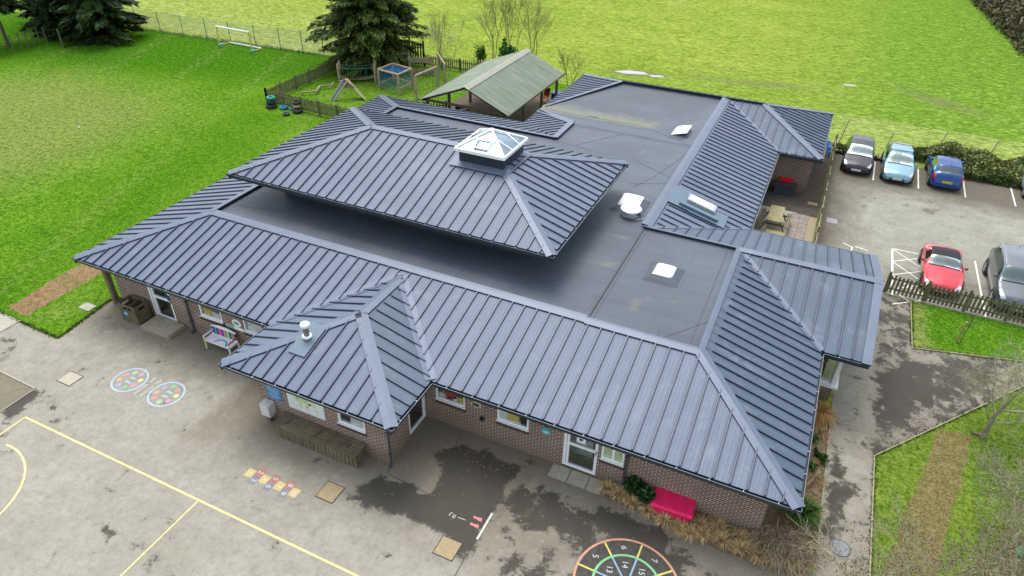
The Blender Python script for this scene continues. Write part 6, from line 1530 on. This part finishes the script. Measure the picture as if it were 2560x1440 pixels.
# wood edge, far top right: one mass of scrub
mb = MB(); pts = []
while len(pts) < 30000:
    u = rnd.random(); x = 37.6 + 6.2*u; y0_ = 114 - 58*u  # edge line runs towards the camera
    xx = x + abs(rnd.gauss(0,4.5)); hh = 4.2*min(1,(xx-x)/2.5+.2); pts.append((xx, y0_ + rnd.uniform(-4,4), rnd.random()**.7*hh))
leafcloud(mb, pts, .27, rnd, 3); o = mb.build('woodland', [leafmat('scrub_brown', (.17,.135,.085)), leafmat('scrub_dark', (.07,.075,.035)), leafmat('scrub_olive', (.16,.155,.07))]); tag(o, 'brown leafless scrub wood at the far top right corner', 'woodland', kind='stuff')
# dry grasses along the wall: tufts of arching blades
DG = [mat('straw_pale', (.80,.62,.30), .9, 0, .2, 5), mat('straw_mid', (.58,.42,.18), .9, 0, .3, 5), mat('straw_dark', (.30,.20,.09), .9, 0, .3, 5)]
def tuft(name, x, y, r_, h, n, w, mats, rnd, label, group=None, arch=1.0, cat='plant', flop=None, br=.3):
    t = thing(name, (x,y,0), label, cat, group); mb = MB()
    for _ in range(n):
        a = rnd.uniform(0, 2*math.pi) if flop is None else rnd.gauss(flop, .9); rr = rnd.uniform(.0,br)*r_; a2 = a if br < .5 else rnd.uniform(0, 2*math.pi); p = Vector((x+rr*math.cos(a2), y+rr*math.sin(a2), 0)); out = r_*rnd.uniform(.5,1.15); hh = h*rnd.uniform(.5,1.1); sd = Vector((-math.sin(a), math.cos(a), 0))*w/2; pr = None; mi = rnd.randrange(len(mats)); jit = rnd.gauss(0,.25)
        for k in range(5):
            u = k/4; c = p + Vector((math.cos(a+jit*u), math.sin(a+jit*u), 0))*out*u**1.3; c.z = max(.01, hh*(2.1*u-1.35*arch*u*u)) + .01; ww = sd*(1-.75*u)
            if pr: mb.poly([pr[0], pr[1], c+ww, c-ww], mi)
            pr = (c-ww, c+ww)
    mb.build('blades', mats, t); return t
G1 = 'dry straw grasses along the front wall bed'
k = 0
for (x, y) in ((23.3,.5),(23.75,.42),(24.2,.30),(24.75,.22),(25.3,.08),(25.8,.02),(26.35,.45),(26.5,.1),(26.9,.5),(27.05,.15),(27.5,.5),(27.6,.12),(28.0,.42),(28.15,.1),(28.6,.2),(29.0,.3),(26.1,-.02),(27.9,.65),(26.8,.72),(24.9,.6)):
    tuft('dry_grass', x, y, .34, .42, 170, .014, DG, rnd, 'pale dry grass tuft in the bed along the front brick wall', G1, 1.2)
BG = [mat('reed_brown', (.27,.20,.12), .9, 0, .3, 5), mat('reed_grey', (.44,.35,.23), .9, 0, .3, 5), mat('reed_dark', (.12,.085,.05), .9, 0, .3, 5)]
tuft('brown_grass_clump', 28.5, .75, .75, .8, 1000, .013, BG, rnd, 'big collapsed grey brown grass clump at the front right wall corner', arch=1.5, flop=R(-85), br=.85)
tuft('brown_grass_clump', 28.9, .9, .85, .7, 500, .014, BG, rnd, 'spreading brown grass clump right of the front corner of the building', arch=1.4, flop=R(-30), br=.9)
OG = [mat('sedge_orange', (.42,.23,.06), .9, 0, .3, 5), mat('sedge_brown', (.22,.12,.045), .9), mat('sedge_straw', (.58,.38,.13), .9)]
tuft('orange_grass_clump', 29.2, 7.0, .62, .75, 900, .013, OG, rnd, 'rounded orange brown grass clump below the corner bay window', arch=1.3)
YG = [leafmat('spiky_green', (.035,.11,.012)), leafmat('spiky_dark', (.015,.05,.008)), leafmat('spiky_lime', (.10,.22,.03))]
tuft('spiky_plant', 29.1, 2.1, .62, .75, 380, .035, YG, rnd, 'dark green spiky leaved plant in the bed at the right wall', arch=1.1)
for (x, y, lab) in ((29.0,5.6,'lime green plant in the side bed nearest the orange grass clump'),(29.2,4.3,'lime green plant halfway along the side bed'),(29.45,5.0,'small bright green plant at the side bed edging'),(29.4,1.1,'small bright green plant at the front end of the side bed'),(29.0,-.02+.4,'low green plant among the brown grass at the corner')):
    bush('green_plant', x, y, .28, .3, .28, 240, .07, YG, rnd, lab, 'plant', stems=False)
for (x, y) in ((28.7,6.3),(28.8,5.1),(29.0,4.7),(28.8,3.8),(29.1,3.3),(28.7,2.9),(29.3,2.7),(28.8,1.6),(29.35,3.9),(29.3,6.2)):
    tuft('dead_grass', x, y, .5, .28, 170, .015, BG + [OG[0]], rnd, 'flattened dead brown grass in the side bed between path and right wall', 'dead grasses in the side bed', 1.3)
# staked sapling on the verge, ball, litter
t = thing('staked_sapling', (32.95,14.2,0), 'young tree tied to a pale stake on the grass verge', 'tree'); 
bx0 = (34.28,14.35)
t.location = (*bx0, 0); ORG[t.name] = Vector((*bx0, 0))
mb = MB(); mb.tube((bx0[0]-.12,bx0[1],0),(bx0[0]-.1,bx0[1]+.02,1.05),.045,n=8); mb.build('stake', M_WOODY, t); mb = MB(); mb.tube((*bx0,0),(bx0[0]+.05,bx0[1],1.5),.018,.012,n=5)
rs = random.Random(2)
for k in range(14): z = .8+k*.05; a = rs.uniform(0,6.28); mb.tube((bx0[0]+.04,bx0[1],z),(bx0[0]+.04+.35*math.cos(a),bx0[1]+.35*math.sin(a),z+.45),.007,.003,n=3,caps=False)
mb.build('trunk', M_BARK, t); mb = MB(); mb.tube((bx0[0]-.1,bx0[1],.9),(bx0[0]+.04,bx0[1],.92),.02,n=6); mb.build('tie', M_DARK, t)
mb = MB(); mb.box((34.35,8.62,0),(34.62,8.78,.06)); o = mb.build('board_offcut', M_WOOD, off=(34.5,8.7,0)); tag(o, 'small dark board lying at the foot of the birch', 'board')
mb = MB(); mb.lathe((35.45,3.75,.02), [(0,.1),(.25,.08),(.3,0)], 14); o = mb.build('frisbee', mat('lid_green', (.01,.35,.16), .5), off=(35.4,3.7,0)); tag(o, 'bright green round plastic disc in the grass at the right edge', 'toy')
for i, (x, y) in enumerate(((-28.1,26.9),(-18.6,13.7))): mb = MB(); mb.lathe((x,y,.06), [(0,-.07),(.05,-.05),(.07,0),(.05,.05),(0,.07)], 8); o = mb.build('small_ball', mat('ball_orange', (.65,.2,.05), .6) if i == 0 else I_WHI, off=(x,y,0)); tag(o, ('tiny orange ball', 'tiny white ball')[i] + ' lying on the lawn', 'ball')
mb = MB(); rl = random.Random(9)
for _ in range(150):
    x, y = (rl.gauss(19.0,.7), rl.gauss(-.2,.4)) if rl.random() < .4 else (rl.uniform(16.6,29), rl.uniform(-3.5,.6)); a = rl.uniform(0,6.28); s = rl.uniform(.012,.03)
    mb.poly([(x+s*math.cos(a+q*math.pi/2)*(1 if q%2 else .6), y+s*math.sin(a+q*math.pi/2)*(1 if q%2 else .6), -.012+rl.random()*.004) for q in range(4)])
tag(mb.build('fallen_leaves', mat('leaf_yellow', (.50,.36,.10), .8, c2=(.35,.2,.06))), 'scattered small yellow fallen leaves on the wet asphalt', 'leaves', kind='stuff')
# grass fringe blades along lawn borders so that edges are not razor sharp
mb = MB(); rg = random.Random(31)
def fringe(a, b, n, w=.12, h=.07):
    a, b = Vector(a), Vector(b); d = (b-a).normalized(); nn = Vector((-d.y, d.x))
    for _ in range(n):
        c = a.lerp(b, rg.random()) + nn * rg.gauss(0, w*.4); q = rg.uniform(0,6.28); s = rg.uniform(.012,.03); hh = rg.uniform(.4,1.2)*h
        mb.poly([(c.x-s*math.cos(q),c.y-s*math.sin(q),-.02),(c.x+s*math.cos(q),c.y+s*math.sin(q),-.02),(c.x+rg.gauss(0,.03),c.y+rg.gauss(0,.03),hh)], 0)
fringe((-6,-1.85),(.5,-2.0),900); fringe((.5,-2.0),(.11,.86),600); fringe((.11,.86),(1.1,1.4),250); fringe((31.2,-3),(31.2,5.9),900); fringe((31.2,5.95),(36.4,12.4),900); fringe((32.45,13.1),(36.6,14.1),500); fringe((32.45,13.1),(32.45,16.8),500)
fringe((28.1,33.35),(32.4,33.4),600,.4,.2); fringe((-38,33.6),(-15,35),1500,.4,.2)
tag(mb.build('grass_fringe', leafmat('grass_blade', (.09,.17,.02))), 'short grass blades along the lawn borders', 'grass', kind='stuff')

# ------------------------------------------------------------------ camera, light, sky
f_, pitch, roll, yaw = 1711.98, .60608, .02137, -.42509
fw = Vector((math.sin(yaw)*math.cos(pitch), math.cos(yaw)*math.cos(pitch), -math.sin(pitch)))
r_ = Vector((math.cos(yaw), -math.sin(yaw), 0)); u_ = r_.cross(fw)
r2 = r_*math.cos(roll) + u_*math.sin(roll); u2 = -r_*math.sin(roll) + u_*math.cos(roll)
cam = bpy.data.objects.new('camera', bpy.data.cameras.new('camera')); col.objects.link(cam)
cam.matrix_world = Matrix(((r2.x,u2.x,-fw.x,26.37679),(r2.y,u2.y,-fw.y,-14.10483),(r2.z,u2.z,-fw.z,18.0207),(0,0,0,1)))
cam.data.sensor_width = 36; cam.data.lens = 36 * f_ / 2560; cam.data.clip_end = 3000; scn.camera = cam
SUN_EL, SUN_AZ = 66, 322      # azimuth: clockwise from +Y
w = bpy.data.worlds.new('World'); scn.world = w; w.use_nodes = True; nt = w.node_tree
sky = nt.nodes.new('ShaderNodeTexSky'); sky.sky_type = 'NISHITA'; sky.sun_disc = False; sky.sun_elevation = R(SUN_EL); sky.sun_rotation = R(SUN_AZ); sky.air_density = 1.0; sky.dust_density = 3.0; sky.ozone_density = 1
hs = nt.nodes.new('ShaderNodeHueSaturation'); hs.inputs['Saturation'].default_value = .42; hs.inputs['Value'].default_value = 2.25   # thin high cloud: whiter, brighter than a clear sky
nt.links.new(sky.outputs[0], hs.inputs['Color']); nt.links.new(hs.outputs[0], nt.nodes['Background'].inputs[0]); nt.nodes['Background'].inputs[1].default_value = .15
sl = bpy.data.lights.new('sun', 'SUN'); sl.energy = 1.1; sl.angle = R(28); sl.color = (1, .965, .91)
so = bpy.data.objects.new('sun', sl); col.objects.link(so)
az, el = R(SUN_AZ), R(SUN_EL); dirv = Vector((math.sin(az)*math.cos(el), math.cos(az)*math.cos(el), math.sin(el)))
so.rotation_euler = dirv.to_track_quat('Z', 'Y').to_euler(); so.location = dirv * 60
scn.view_settings.view_transform = 'Standard'; scn.view_settings.look = 'None'; scn.view_settings.exposure = 0; scn.view_settings.gamma = 1
